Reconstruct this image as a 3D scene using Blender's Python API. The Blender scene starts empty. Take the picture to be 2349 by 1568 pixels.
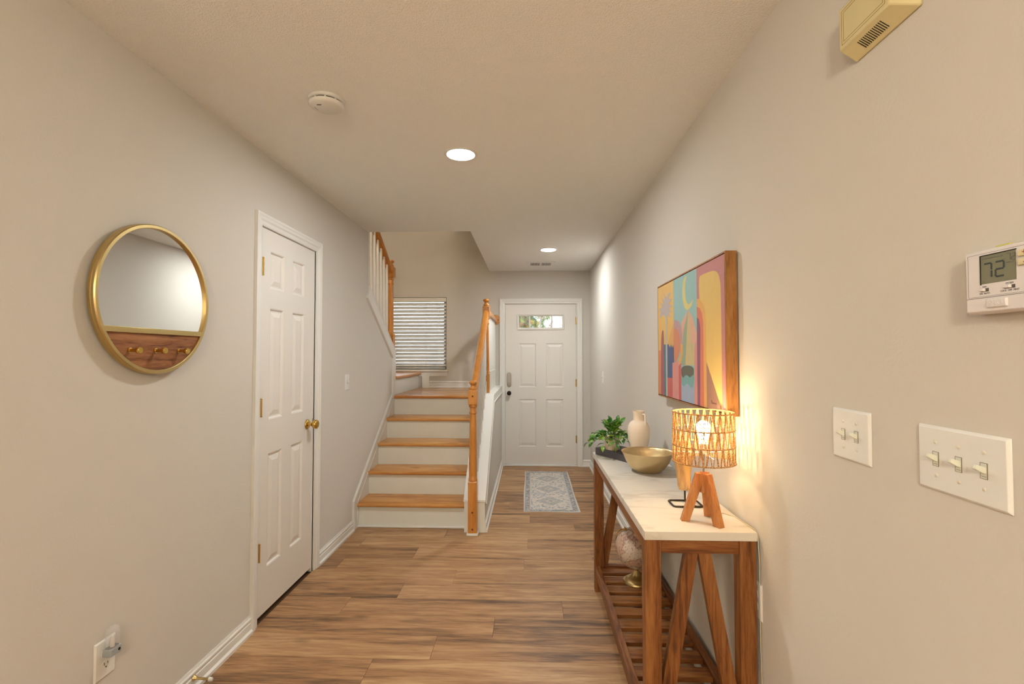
import bpy, bmesh, math, random
from mathutils import Vector, Matrix
R = math.radians
random.seed(7)
scene = bpy.context.scene
COL = scene.collection

# ------------------------------------------------------------------ camera
FPX = 1120.0
cam_d = bpy.data.cameras.new('camera')
cam_d.sensor_fit = 'HORIZONTAL'; cam_d.sensor_width = 36.0
cam_d.lens = 36.0 * FPX / 2349.0
cam_d.clip_start = 0.02
cam = bpy.data.objects.new('camera', cam_d); COL.objects.link(cam)
cam.location = (0, 0, 1.376)
cam.rotation_euler = (R(90) + math.atan(31 / FPX), 0, math.atan(41.5 / FPX))
scene.camera = cam

# ------------------------------------------------------------------ world, exposure
world = bpy.data.worlds.new('world'); scene.world = world
world.use_nodes = True
wn = world.node_tree.nodes; wl = world.node_tree.links
wn['Background'].inputs['Color'].default_value = (0.86, 0.93, 1.0, 1)
wn['Background'].inputs['Strength'].default_value = 3.4
vs = scene.view_settings
vs.view_transform = 'Standard'; vs.look = 'None'; vs.gamma = 1.0
vs.use_curve_mapping = False
vs.exposure = 0.36
cy = scene.cycles
cy.use_light_tree = False; cy.adaptive_threshold = 0.035
cy.max_bounces = 6; cy.diffuse_bounces = 3; cy.glossy_bounces = 4; cy.transmission_bounces = 6; cy.transparent_max_bounces = 6
cy.caustics_reflective = False; cy.caustics_refractive = False; cy.sample_clamp_indirect = 60.0
# lamp outputs (radiance of the glowing lens / bulb), used by the lamp builders below
HALL_LED = ((0.96, 1.0, 0.99), 255.0)
ROOM_FILL = ((1.0, 0.90, 0.70), 94.0)  # added fill behind the camera, lifts near walls and ceiling
UPSTAIRS_FILL = ((1.0, 0.86, 0.64), 110.0)  # added fill above the stairs, lifts the stairwell wall
BULB = ((1.0, 0.74, 0.40), 105.0)

# ------------------------------------------------------------------ materials
def lin(c):
    f = lambda v: (v / 12.92 if v <= 0.04045 else ((v + 0.055) / 1.055) ** 2.4)
    return tuple(f(v / 255.0) for v in c) + (1.0,)

def new_mat(name):
    m = bpy.data.materials.new(name); m.use_nodes = True
    n = m.node_tree.nodes; l = m.node_tree.links
    return m, n, l, n['Principled BSDF']

def plain(name, rgb, rough=0.5, metal=0.0, bump=0.0, bscale=200.0, vary=0.0, vscale=3.0, spec=0.5, bdist=0.002, matte=False):
    m, n, l, p = new_mat(name)
    c = lin(rgb)
    p.inputs['Base Color'].default_value = c
    p.inputs['Roughness'].default_value = rough
    p.inputs['Metallic'].default_value = metal
    p.inputs['Specular IOR Level'].default_value = spec
    tc = n.new('ShaderNodeTexCoord')
    if vary:
        no = n.new('ShaderNodeTexNoise'); no.inputs['Scale'].default_value = vscale; no.inputs['Detail'].default_value = 4
        l.new(tc.outputs['Object'], no.inputs['Vector'])
        mx = n.new('ShaderNodeMix'); mx.data_type = 'RGBA'
        mx.inputs[6].default_value = tuple(v * (1 - vary) for v in c[:3]) + (1,)
        mx.inputs[7].default_value = tuple(min(1, v * (1 + vary)) for v in c[:3]) + (1,)
        l.new(no.outputs['Fac'], mx.inputs[0]); l.new(mx.outputs[2], p.inputs['Base Color'])
    if bump:
        no = n.new('ShaderNodeTexNoise'); no.inputs['Scale'].default_value = bscale; no.inputs['Detail'].default_value = 1
        l.new(tc.outputs['Object'], no.inputs['Vector'])
        b = n.new('ShaderNodeBump'); b.inputs['Strength'].default_value = bump; b.inputs['Distance'].default_value = bdist
        l.new(no.outputs['Fac'], b.inputs['Height']); l.new(b.outputs['Normal'], p.inputs['Normal'])
    if matte:
        d = n.new('ShaderNodeBsdfDiffuse'); d.inputs['Color'].default_value = c; d.inputs['Roughness'].default_value = 0.3
        if bump: l.new(b.outputs['Normal'], d.inputs['Normal'])
        l.new(d.outputs[0], n['Material Output'].inputs[0]); n.remove(p)
    return m

def wood(name, dark, mid, light, axis='X', stretch=14.0, scale=1.6, rough=0.4, rand=0.16, spec=0.4, bump=0.05, ring=0.45, knots=True):
    """streaky grain along one axis of the piece; each piece gets its own stretch of grain"""
    m, n, l, p = new_mat(name)
    tc = n.new('ShaderNodeTexCoord'); oi = n.new('ShaderNodeObjectInfo')
    mul = n.new('ShaderNodeVectorMath'); mul.operation = 'SCALE'
    cmb = n.new('ShaderNodeCombineXYZ')
    for i in range(3): l.new(oi.outputs['Random'], cmb.inputs[i])
    l.new(cmb.outputs[0], mul.inputs[0]); mul.inputs['Scale'].default_value = 37.0
    add = n.new('ShaderNodeVectorMath'); add.operation = 'ADD'
    l.new(tc.outputs['Object'], add.inputs[0]); l.new(mul.outputs[0], add.inputs[1])
    mp = n.new('ShaderNodeMapping')
    s = [stretch, stretch, stretch]; s['XYZ'.index(axis)] = 1.0
    mp.inputs['Scale'].default_value = s
    l.new(add.outputs[0], mp.inputs['Vector'])
    n1 = n.new('ShaderNodeTexNoise'); n1.inputs['Scale'].default_value = scale; n1.inputs['Detail'].default_value = 6
    n1.inputs['Roughness'].default_value = 0.62; n1.inputs['Distortion'].default_value = 0.7
    l.new(mp.outputs[0], n1.inputs['Vector'])
    n2 = n.new('ShaderNodeTexNoise'); n2.inputs['Scale'].default_value = scale * 6; n2.inputs['Detail'].default_value = 4
    l.new(mp.outputs[0], n2.inputs['Vector'])
    mixf = n.new('ShaderNodeMix'); mixf.data_type = 'FLOAT'; mixf.inputs[0].default_value = 0.28
    l.new(n1.outputs['Fac'], mixf.inputs[2]); l.new(n2.outputs['Fac'], mixf.inputs[3])
    sh = n.new('ShaderNodeMath'); sh.operation = 'MULTIPLY_ADD'
    l.new(oi.outputs['Random'], sh.inputs[0]); sh.inputs[1].default_value = rand; sh.inputs[2].default_value = -rand / 2
    ad = n.new('ShaderNodeMath'); ad.operation = 'ADD'
    l.new(mixf.outputs[0], ad.inputs[0]); l.new(sh.outputs[0], ad.inputs[1])
    cr = n.new('ShaderNodeValToRGB'); e = cr.color_ramp.elements
    e[0].position = 0.33; e[0].color = lin(dark); e[1].position = 0.68; e[1].color = lin(light)
    k = e.new(0.33 + 0.35 * ring); k.color = lin(mid)
    l.new(ad.outputs[0], cr.inputs[0])
    col = cr.outputs[0]
    if knots:
        vo = n.new('ShaderNodeTexVoronoi'); vo.inputs['Scale'].default_value = scale * 1.1
        mp2 = n.new('ShaderNodeMapping'); s2 = [3.2] * 3; s2['XYZ'.index(axis)] = 1.6; mp2.inputs['Scale'].default_value = s2
        l.new(add.outputs[0], mp2.inputs['Vector']); l.new(mp2.outputs[0], vo.inputs['Vector'])
        kr = n.new('ShaderNodeValToRGB'); ke = kr.color_ramp.elements
        ke[0].position = 0.03; ke[0].color = (0.32, 0.32, 0.32, 1); ke[1].position = 0.16; ke[1].color = (1, 1, 1, 1)
        l.new(vo.outputs['Distance'], kr.inputs[0])
        mm = n.new('ShaderNodeMix'); mm.data_type = 'RGBA'; mm.blend_type = 'MULTIPLY'; mm.inputs[0].default_value = 0.7
        l.new(col, mm.inputs[6]); l.new(kr.outputs[0], mm.inputs[7]); col = mm.outputs[2]
    l.new(col, p.inputs['Base Color'])
    p.inputs['Roughness'].default_value = rough; p.inputs['Specular IOR Level'].default_value = spec
    if bump:
        b = n.new('ShaderNodeBump'); b.inputs['Strength'].default_value = bump; b.inputs['Distance'].default_value = 0.001
        l.new(n2.outputs['Fac'], b.inputs['Height']); l.new(b.outputs['Normal'], p.inputs['Normal'])
    return m

def emis(name, col, strength):
    m, n, l, p = new_mat(name)
    p.inputs['Base Color'].default_value = (0.9, 0.9, 0.9, 1)
    p.inputs['Emission Color'].default_value = tuple(col) + (1,)
    p.inputs['Emission Strength'].default_value = strength
    return m

M = {}
M['wall'] = plain('wall_paint', (218, 212, 204), 0.75, bump=0.2, bscale=130, matte=True)
M['ceil'] = plain('ceiling_paint', (244, 242, 237), 0.9, bump=0.55, bscale=210, bdist=0.006, matte=True)
M['trim'] = plain('white_trim_paint', (238, 235, 229), 0.38, bump=0.03, bscale=60)
M['riser'] = plain('stair_white_paint', (240, 239, 230), 0.5, bump=0.05, bscale=40, vary=0.03, vscale=9)
M['door'] = plain('white_door_paint', (236, 230, 222), 0.42, bump=0.03, bscale=90)
M['floor'] = wood('plank_floor', (104, 78, 58), (172, 129, 90), (210, 171, 126), 'X', 11.0, 1.5, 0.42, 0.14, 0.35, 0.04)
M['subfloor'] = plain('plank_underlay', (92, 66, 44), 0.8)
M['oakX'] = wood('stair_tread_oak', (190, 122, 60), (214, 152, 84), (232, 176, 108), 'X', 8, 1.3, 0.22, 0.14, 0.5, 0.02)
M['oak'] = wood('honey_oak', (176, 104, 38), (208, 138, 62), (222, 154, 78), 'Z', 12, 3.0, 0.28, 0.08, 0.5, 0.02, knots=False)
M['oakY'] = wood('honey_oak_rail', (196, 124, 52), (208, 138, 62), (219, 151, 75), 'Y', 12, 1.6, 0.28, 0.08, 0.5, 0.02, knots=False)
for a in 'XYZ':
    M['con' + a] = wood('console_wood_' + a.lower(), (74, 42, 21), (134, 81, 41), (172, 116, 64), a, 12, 3.0, 0.42, 0.12, 0.4, 0.06)
M['peg'] = plain('dark_wood_plug', (120, 62, 26), 0.4)
M['brass'] = plain('polished_brass', (214, 178, 96), 0.22, 1.0)
M['brassm'] = plain('brushed_brass', (206, 182, 126), 0.38, 1.0, bump=0.02, bscale=300)
M['bronze'] = plain('dark_bronze', (58, 44, 34), 0.35, 0.8)
M['nickel'] = plain('satin_nickel', (176, 170, 160), 0.4, 0.9)
M['iron'] = plain('dark_iron_wire', (70, 58, 48), 0.5, 0.7)
M['black'] = plain('dark_gap', (24, 20, 18), 0.8)
M['plate'] = plain('ivory_plastic_plate', (242, 241, 238), 0.3)
M['toggle'] = plain('ivory_toggle', (228, 228, 212), 0.3)
M['white'] = plain('white_plastic', (232, 228, 220), 0.4)
M['ink0'] = plain('slot_shadow_gap', (120, 108, 92), 0.8)
M['screw'] = plain('painted_screw', (232, 226, 212), 0.35, 0.0)

# ------------------------------------------------------------------ mesh helpers
class MB:
    """collects shapes (optionally through a matrix) and links them as one mesh object"""
    def __init__(s, mat=None): s.v = []; s.f = []; s.mi = []; s.T = mat; s.cur = 0
    def _p(s, p):
        p = Vector(p)
        return tuple(s.T @ p) if s.T is not None else tuple(p)
    def add(s, vs_, fs):
        o = len(s.v); s.v += [s._p(p) for p in vs_]
        for f in fs: s.f.append([i + o for i in f]); s.mi.append(s.cur)
        return s
    def box(s, a, b):
        (x0, y0, z0), (x1, y1, z1) = a, b
        return s.add([(x0, y0, z0), (x1, y0, z0), (x1, y1, z0), (x0, y1, z0), (x0, y0, z1), (x1, y0, z1), (x1, y1, z1), (x0, y1, z1)],
                     [(0, 3, 2, 1), (4, 5, 6, 7), (0, 1, 5, 4), (1, 2, 6, 5), (2, 3, 7, 6), (3, 0, 4, 7)])
    def frustum(s, a, b, ins, top):
        """box a..b whose +c (third axis) end is inset by ins over the height 'top'"""
        (x0, y0, z0), (x1, y1, z1) = a, b; i = ins; zt = z1 - top
        vs_ = [(x0, y0, z0), (x1, y0, z0), (x1, y1, z0), (x0, y1, z0), (x0, y0, zt), (x1, y0, zt), (x1, y1, zt), (x0, y1, zt),
               (x0 + i, y0 + i, z1), (x1 - i, y0 + i, z1), (x1 - i, y1 - i, z1), (x0 + i, y1 - i, z1)]
        fs = [(0, 3, 2, 1), (8, 9, 10, 11)]
        for q in (0, 4):
            for k in range(4): k2 = (k + 1) % 4; fs.append((q + k, q + k2, q + 4 + k2, q + 4 + k))
        return s.add(vs_, fs)
    def prism(s, poly, d0, d1, m=lambda u, v, d: (u, v, d)):
        n = len(poly)
        vs_ = [m(u, v, d0) for u, v in poly] + [m(u, v, d1) for u, v in poly]
        return s.add(vs_, [list(range(n))[::-1], list(range(n, 2 * n))] + [(k, (k + 1) % n, n + (k + 1) % n, n + k) for k in range(n)])
    def lathe(s, prof, c=(0, 0, 0), axis=(0, 0, 1), seg=24, caps=True, closed=False):
        c = Vector(c); ax = Vector(axis).normalized()
        t = Vector((1, 0, 0)) if abs(ax.x) < 0.9 else Vector((0, 1, 0))
        u = ax.cross(t).normalized(); w = ax.cross(u)
        vs_ = []; n = len(prof)
        for r, h in prof:
            for k in range(seg):
                a = 2 * math.pi * k / seg
                vs_.append(c + ax * h + (u * math.cos(a) + w * math.sin(a)) * r)
        fs = []
        for i in range(n if closed else n - 1):
            j = (i + 1) % n
            for k in range(seg):
                k2 = (k + 1) % seg; fs.append((i * seg + k, i * seg + k2, j * seg + k2, j * seg + k))
        if caps and not closed:
            if prof[0][0] > 1e-5: fs.append(tuple(range(seg))[::-1])
            if prof[-1][0] > 1e-5: fs.append(tuple((n - 1) * seg + k for k in range(seg)))
        return s.add(vs_, fs)
    def tube(s, pts, r, seg=8, closed=False):
        pts = [Vector(p) for p in pts]; n = len(pts)
        rr = r if isinstance(r, (list, tuple)) else [r] * n
        vs_ = []; prev = None
        for i, p in enumerate(pts):
            a = pts[i - 1] if (i > 0 or closed) else pts[i]
            b = pts[(i + 1) % n] if (i < n - 1 or closed) else pts[i]
            t = (b - a).normalized()
            if prev is None:
                q = Vector((0, 0, 1)) if abs(t.z) < 0.9 else Vector((1, 0, 0))
                u = t.cross(q).normalized()
            else:
                u = (prev - t * prev.dot(t)).normalized()
            prev = u; w = t.cross(u)
            for k in range(seg):
                an = 2 * math.pi * k / seg
                vs_.append(p + (u * math.cos(an) + w * math.sin(an)) * rr[i])
        fs = []
        for i in range(n if closed else n - 1):
            j = (i + 1) % n
            for k in range(seg):
                k2 = (k + 1) % seg; fs.append((i * seg + k, i * seg + k2, j * seg + k2, j * seg + k))
        if not closed: fs += [tuple(range(seg))[::-1], tuple((n - 1) * seg + k for k in range(seg))]
        return s.add(vs_, fs)
    def sweep(s, path, nrm, prof, closed=False):
        """profile (v across the path, u along nrm) carried along a planar path with mitred corners"""
        P = [Vector(p) for p in path]; N = Vector(nrm).normalized(); n = len(P); m = len(prof); vs_ = []
        for i in range(n):
            d0 = (P[i] - P[i - 1]).normalized() if (i > 0 or closed) else None
            d1 = (P[(i + 1) % n] - P[i]).normalized() if (i < n - 1 or closed) else None
            d0 = d0 or d1; d1 = d1 or d0
            s0 = N.cross(d0); s1 = N.cross(d1); b = s0 + s1; b = b.normalized() / max(0.2, b.normalized().dot(s0))
            for v, u in prof: vs_.append(P[i] + b * v + N * u)
        fs = []
        for i in range(n if closed else n - 1):
            j = (i + 1) % n
            for k in range(m): k2 = (k + 1) % m; fs.append((i * m + k, i * m + k2, j * m + k2, j * m + k))
        if not closed: fs += [tuple(range(m))[::-1], tuple((n - 1) * m + k for k in range(m))]
        return s.add(vs_, fs)
    def grid(s, us, ws, holes, d0, d1, m):
        """slab with rectangular holes; us, ws are the cut lines, holes (u0,u1,w0,w1)"""
        us = sorted(set(us) | {h[0] for h in holes} | {h[1] for h in holes}); us = [u for u in us if us[0] <= u <= us[-1]]
        ws = sorted(set(ws) | {h[2] for h in holes} | {h[3] for h in holes})
        nu, nw = len(us) - 1, len(ws) - 1
        def solid(i, j):
            if not (0 <= i < nu and 0 <= j < nw): return False
            cu, cw = (us[i] + us[i + 1]) / 2, (ws[j] + ws[j + 1]) / 2
            return not any(h[0] < cu < h[1] and h[2] < cw < h[3] for h in holes)
        vs_ = []; idx = {}
        def V(i, j, d):
            k = (i, j, d)
            if k not in idx: idx[k] = len(vs_); vs_.append(m(us[i], ws[j], (d0, d1)[d]))
            return idx[k]
        fs = []
        for i in range(nu):
            for j in range(nw):
                if not solid(i, j): continue
                fs.append((V(i, j, 1), V(i + 1, j, 1), V(i + 1, j + 1, 1), V(i, j + 1, 1)))
                fs.append((V(i, j, 0), V(i, j + 1, 0), V(i + 1, j + 1, 0), V(i + 1, j, 0)))
                for (di, dj, a, b) in ((-1, 0, (0, 0), (0, 1)), (1, 0, (1, 0), (1, 1)), (0, -1, (0, 0), (1, 0)), (0, 1, (0, 1), (1, 1))):
                    if not solid(i + di, j + dj):
                        fs.append((V(i + a[0], j + a[1], 0), V(i + b[0], j + b[1], 0), V(i + b[0], j + b[1], 1), V(i + a[0], j + a[1], 1)))
        return s.add(vs_, fs)
    def build(s, name, mat, parent=None, bevel=0.0, smooth=None, label=None, seg=2):
        off = parent_loc(parent)
        me = bpy.data.meshes.new(name)
        me.from_pydata([(a - off[0], b - off[1], c - off[2]) for a, b, c in s.v], [], s.f)
        mats = mat if isinstance(mat, (list, tuple)) else [mat]
        for q in mats: me.materials.append(q)
        if len(mats) > 1: me.polygons.foreach_set('material_index', s.mi)
        bm = bmesh.new(); bm.from_mesh(me); bmesh.ops.recalc_face_normals(bm, faces=bm.faces); bm.to_mesh(me); bm.free()
        if smooth:
            me.polygons.foreach_set('use_smooth', [True] * len(me.polygons)); me.set_sharp_from_angle(angle=R(smooth))
        o = bpy.data.objects.new(name, me); COL.objects.link(o)
        if parent is not None: o.parent = parent
        if bevel:
            b = o.modifiers.new('edge', 'BEVEL'); b.width = bevel; b.segments = seg; b.limit_method = 'ANGLE'; b.angle_limit = R(40)
            if smooth is None:
                me.polygons.foreach_set('use_smooth', [True] * len(me.polygons)); me.set_sharp_from_angle(angle=R(30))
        if label: o['label'] = label
        return o

def parent_loc(p):
    v = Vector((0, 0, 0))
    while p is not None: v = v + p.location; p = p.parent
    return v

def tag(o, label, cat, group=None, kind=None):
    o['label'] = label
    if cat: o['category'] = cat
    if group: o['group'] = group
    if kind: o['kind'] = kind
    return o

def struct(o, label=None):
    o['kind'] = 'structure'
    if label: o['label'] = label
    return o

def root(name, loc, label=None, cat=None, group=None, kind=None):
    o = bpy.data.objects.new(name, None); COL.objects.link(o); o.location = loc; o.empty_display_size = 0.05
    if label: o['label'] = label
    if cat: o['category'] = cat
    if group: o['group'] = group
    if kind: o['kind'] = kind
    return o

def lettering(name, body, size, T, mat, parent, extrude=0.0003, align='CENTER', label=None):
    """flat letters; T places local x (reading), y (up), z (out of the surface)"""
    cu = bpy.data.curves.new(name, 'FONT'); cu.body = body; cu.size = size; cu.extrude = extrude
    cu.align_x = align; cu.align_y = 'CENTER'; cu.resolution_u = 3
    tmp = bpy.data.objects.new('tmp_text', cu); COL.objects.link(tmp)
    dg = bpy.context.evaluated_depsgraph_get(); dg.update()
    me = bpy.data.meshes.new_from_object(tmp.evaluated_get(dg))
    bpy.data.objects.remove(tmp); bpy.data.curves.remove(cu)
    off = parent_loc(parent)
    me.transform(Matrix.Translation(-off) @ T)
    me.materials.clear(); me.materials.append(mat); me.name = name
    o = bpy.data.objects.new(name, me); COL.objects.link(o); o.parent = parent
    if label: o['label'] = label
    return o

XL, XR, YF, ZC = -1.395, 0.749, 6.125, 2.44      # left wall, right wall, far wall, ceiling
def frame_right(Y, Z, c=0.0):  # a reads along -Y, b up, c out of the right wall
    return Matrix(((0, 0, -1, XR - c), (-1, 0, 0, Y), (0, 1, 0, Z), (0, 0, 0, 1)))
def frame_left(Y, Z, c=0.0):
    return Matrix(((0, 0, 1, XL + c), (1, 0, 0, Y), (0, 1, 0, Z), (0, 0, 0, 1)))
def frame_far(X, Z, c=0.0):
    return Matrix(((1, 0, 0, X), (0, 0, -1, YF - c), (0, 1, 0, Z), (0, 0, 0, 1)))

# ================================================================== the setting
YB = -4.2            # back wall of the room the camera stands in
XO = -2.45           # outer wall of the stairwell
XW = -3.4            # side wall of the room behind the camera
ZT = 4.95            # ceiling above the stairwell
LAND = 0.97          # landing height

# ---- floor: underlay and planks
fl = struct(MB().box((XW, YB, -0.12), (XR + 0.12, YF + 0.15, -0.0085)).build('floor', M['subfloor']))
ROW = 0.1835; Y00 = 2.237
seen_joints = {0: [-0.457], 1: [-0.186], 2: [-1.02, 0.175], 3: [-0.76], 4: [-0.47], 5: [-0.04], 6: [-0.80], 7: [-0.02], -1: [-0.714, 0.50], -2: [-0.20]}
rs = random.Random(11)
def plank(x0, x1, y0, y1):
    g = 0.0004; b = 0.0007
    m = MB(); a, c = x0 + g, x1 - g; d, e = y0 + g, y1 - g
    m.frustum((a, d, -0.0085), (c, e, 0.0), b, b)
    m.build('plank', M['floor'], fl)
for k in range(-36, 22):
    y0 = Y00 + k * ROW; y1 = min(y0 + ROW, YF)
    if y0 >= YF - 0.01: break
    xl = XL if y0 > 0.25 else XW
    if y0 > 3.72: xl = -0.36 if y0 > 3.9 else XL
    if k in seen_joints: js = list(seen_joints[k])
    else: js = [rs.uniform(-1.2, 0.0)]
    while js[-1] + 1.22 < XR - 0.12: js.append(js[-1] + 1.22)
    while js[0] - 1.22 > xl + 0.12: js.insert(0, js[0] - 1.22)
    xs = [xl] + [j for j in js if xl + 0.05 < j < XR - 0.05] + [XR]
    for a, b in zip(xs[:-1], xs[1:]): plank(a, b, max(y0, YB), y1)

# ---- ceilings
cm = lambda u, v, d: (u, v, d)
struct(MB().grid([XW, XR + 0.12], [YB, YF], [(XO - 0.06, -1.51, 1.55, YF), (-1.51, -0.51, 4.14, YF)], ZC, ZC + 0.27, cm).build('ceiling', M['ceil']))
struct(MB().box((XO - 0.12, 1.5, ZT), (-0.4, YF + 0.15, ZT + 0.1)).build('ceiling_stairwell', M['ceil']))

# ---- far wall with front door and window openings
WX0, WX1, WZ0, WZ1 = -1.96, -1.056, 1.20, 2.112
DX0, DX1, DZ1 = -0.318, 0.584, 2.030
fm = lambda u, v, d: (u, d, v)
struct(MB().grid([XO - 0.12, XR + 0.12], [0, ZT], [(WX0, WX1, WZ0, WZ1), (DX0, DX1, 0, DZ1)], YF + 0.15, YF, fm).build('wall_far', M['wall']))
# ---- right wall
struct(MB().box((XR, YB, 0), (XR + 0.12, YF, ZC)).build('wall_right', M['wall']))
# ---- left wall with closet opening and the sloped knee wall beside the upper flight
LDY0, LDY1, LDZ = 2.470, 3.104, 2.054
KN0, KZ0, KN1, KZ1 = 4.15, 1.950, 4.98, 1.405
lm = lambda u, v, d: (d, u, v)
w = MB().grid([0.25, 4.15], [0, ZC], [(LDY0, LDY1, 0, LDZ)], XL - 0.115, XL, lm)
w.prism([(4.15, 0), (KN1, 0), (KN1, KZ1), (KN0, KZ0)], XL - 0.115, XL, lm)
w.box((XL - 0.115, 1.5, ZC), (XL, 4.14, ZT))
struct(w.build('wall_left', M['wall']))
# ---- stairwell walls above and the room behind the camera
w = MB().box((XO - 0.12, 1.5, 0), (XO, YF, ZT))
w.box((XO, 1.5, 0), (XL - 0.115, 1.6, ZT))
struct(w.build('wall_stairwell', M['wall']))
w = MB().box((-0.51, 4.14, ZC + 0.27), (-0.4, YF, ZT)).box((XL, 4.04, ZC + 0.27), (-0.4, 4.14, ZT))
struct(w.build('wall_stairwell_upper', M['wall']))
struct(MB().box((XW - 0.12, YB, 0), (XW, 0.37, ZC)).box((XW, 0.25, 0), (XL - 0.115, 0.37, ZC)).build('wall_room_side', M['wall']))
struct(MB().box((XW - 0.12, YB - 0.12, 0), (XR + 0.12, YB, ZC)).build('wall_back', M['wall']))

# ---- half wall beside the stairs: plaster outer face, white inner face and cap
HX0, HX1 = -0.515, -0.355
HY0, HZ0, HY1, HZ1 = 3.838, 0.235, 4.715, 0.985
hw = struct(MB().prism([(HY0, 0), (YF, 0), (YF, HZ1), (HY1, HZ1), (HY0, HZ0)], HX0 + 0.012, HX1, lm).build('wall_stair', M['wall']))
MB().prism([(HY0 - 0.006, 0), (YF, 0), (YF, HZ1), (HY1, HZ1), (HY0 - 0.006, HZ0)], HX0, HX0 + 0.012, lm).build('skirt_board', M['riser'], hw)
MB().box((HX0, HY0 - 0.012, 0), (HX1 + 0.002, HY0, HZ0)).build('end_board', M['riser'], hw)
MB().prism([(HY0 - 0.016, HZ0 - 0.002), (HY1, HZ1), (YF, HZ1), (YF, HZ1 + 0.018), (HY1 - 0.006, HZ1 + 0.018), (HY0 - 0.016, HZ0 + 0.016)],
           HX0 - 0.006, HX1 + 0.008, lm).build('wall_cap', M['trim'], hw, bevel=0.003)
# moulding band under the cap on the hall side
bandp = [(0, 0), (0, 0.006), (-0.052, 0.006), (-0.058, 0.012), (-0.068, 0.012), (-0.072, 0)]
MB().sweep([(HX1, HY0 + 0.01, HZ0 + 0.012), (HX1, HY1, HZ1), (HX1, YF, HZ1)], (1, 0, 0), bandp).build('cap_moulding', M['trim'], hw)

# ---- baseboards
BP = [(0, 0), (0, 0.022), (0.014, 0.022), (0.022, 0.013), (0.052, 0.012), (0.056, 0.008), (0.060, 0.008), (0.065, 0.0125), (0.073, 0.0125), (0.077, 0.006), (0.086, 0.004), (0.086, 0)]
def base(name, path, nrm):
    struct(MB().sweep(path, nrm, BP).build(name, M['trim'], smooth=35))
base('baseboard_left', [(XL, 0.3, 0), (XL, 2.409, 0)], (1, 0, 0))
struct(MB().sweep([(XL, 3.184, 0), (XL, 3.81, 0)], (1, 0, 0), BP).build('baseboard_left', M['trim'], smooth=35))
base('baseboard_right', [(XR, YF, 0), (XR, YB, 0)], (-1, 0, 0))
base('baseboard_far', [(0.652, YF, 0), (XR, YF, 0)][::1], (0, -1, 0))
base('baseboard_stair', [(HX1, HY0 - 0.01, 0), (HX1, YF, 0)], (1, 0, 0))
base('baseboard_landing', [(-1.27, YF, LAND), (HX0, YF, LAND)], (0, -1, 0))

# ---- trims of the left wall: band under the knee wall, wall-end casing, stair skirt
SK = [(0, 0), (0, 0.0138), (-0.075, 0.0138), (-0.082, 0.018), (-0.095, 0.018), (-0.1, 0.006), (-0.1, 0)]
t1 = MB().sweep([(XL, KN0, KZ0), (XL, KN1, KZ1), (XL, KN1, LAND - 0.02)], (1, 0, 0), SK)
struct(t1.build('trim_1', M['trim']))
# cap on the knee wall
struct(MB().prism([(KN0 + 0.0, KZ0), (KN1 + 0.012, KZ1 - 0.008), (KN1 + 0.012, KZ1 + 0.018), (KN0 + 0.0, KZ0 + 0.028)], XL - 0.12, XL + 0.016, lm).build('trim_2', M['trim'], bevel=0.004))
struct(MB().box((XL - 0.115, KN1, 0.2), (XL + 0.004, KN1 + 0.014, KZ1)).build('trim_3', M['trim']))
# stair skirt along the left wall
sk = MB().prism([(3.818, 0), (4.98, 0), (4.98, LAND + 0.09), (4.865, LAND + 0.01), (3.818, 0.228)], XL, XL + 0.012, lm)
sk.sweep([(XL, 3.812, 0), (XL, 3.812, 0.232), (XL, 4.865, 0.985)], (1, 0, 0), [(0, 0), (0, 0.019), (-0.018, 0.019), (-0.026, 0.012), (-0.026, 0)])
sk.sweep([(XL, 3.895, 0), (XL, 3.895, 0.20), (XL, 4.975, 0.97)], (1, 0, 0), [(0, 0), (0, 0.016), (-0.016, 0.016), (-0.02, 0.012), (-0.02, 0)])
struct(sk.build('trim_4', M['trim']))
# skirt on the far wall around the second platform and apron under the window sill
struct(MB().box((-1.36, YF - 0.014, LAND), (-1.27, YF, 1.172)).box((WX0 - 0.3, YF - 0.014, 1.164), (-1.35, YF, 1.20)).build('trim_5', M['trim']))

# ================================================================== doors
def panel(parent, T, a0, a1, b0, b1, mat, sh=1.0):
    rings = [(0, 0), (0.006, -0.002), (0.012, -0.009), (0.020, -0.009), (0.046 * sh, -0.0015)]
    m = MB(T); vs_ = []
    for o, c in rings: vs_ += [(a0 + o, b0 + o, c), (a1 - o, b0 + o, c), (a1 - o, b1 - o, c), (a0 + o, b1 - o, c)]
    fs = []
    for r in range(len(rings) - 1):
        for k in range(4): k2 = (k + 1) % 4; fs.append((4 * r + k, 4 * r + k2, 4 * r + 4 + k2, 4 * r + 4 + k))
    e = 4 * (len(rings) - 1); fs.append((e, e + 1, e + 2, e + 3))
    m.add(vs_, fs); m.build('panel', mat, parent)

CAS = [(0, 0), (0, 0.017), (-0.012, 0.019), (-0.020, 0.016), (-0.032, 0.016), (-0.040, 0.011), (-0.056, 0.009), (-0.063, 0.006), (-0.063, 0)]
def hinge(parent, T, b, a, mat):
    h = MB(T); h.lathe([(0.0065, -0.045), (0.0065, 0.045)], (a, b, 0.006), (0, 1, 0), 10)
    for q in (-0.015, 0.015, -0.045, 0.045): h.lathe([(0.0072, q - 0.0012), (0.0072, q + 0.0012)], (a, b, 0.006), (0, 1, 0), 10)
    h.lathe([(0.004, 0.045), (0.005, 0.049), (0.0, 0.052)], (a, b, 0.006), (0, 1, 0), 10)
    h.box((a - 0.012, b - 0.045, -0.002), (a + 0.012, b + 0.045, 0.0015))
    h.build('hinge', mat, parent, smooth=40)

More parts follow.
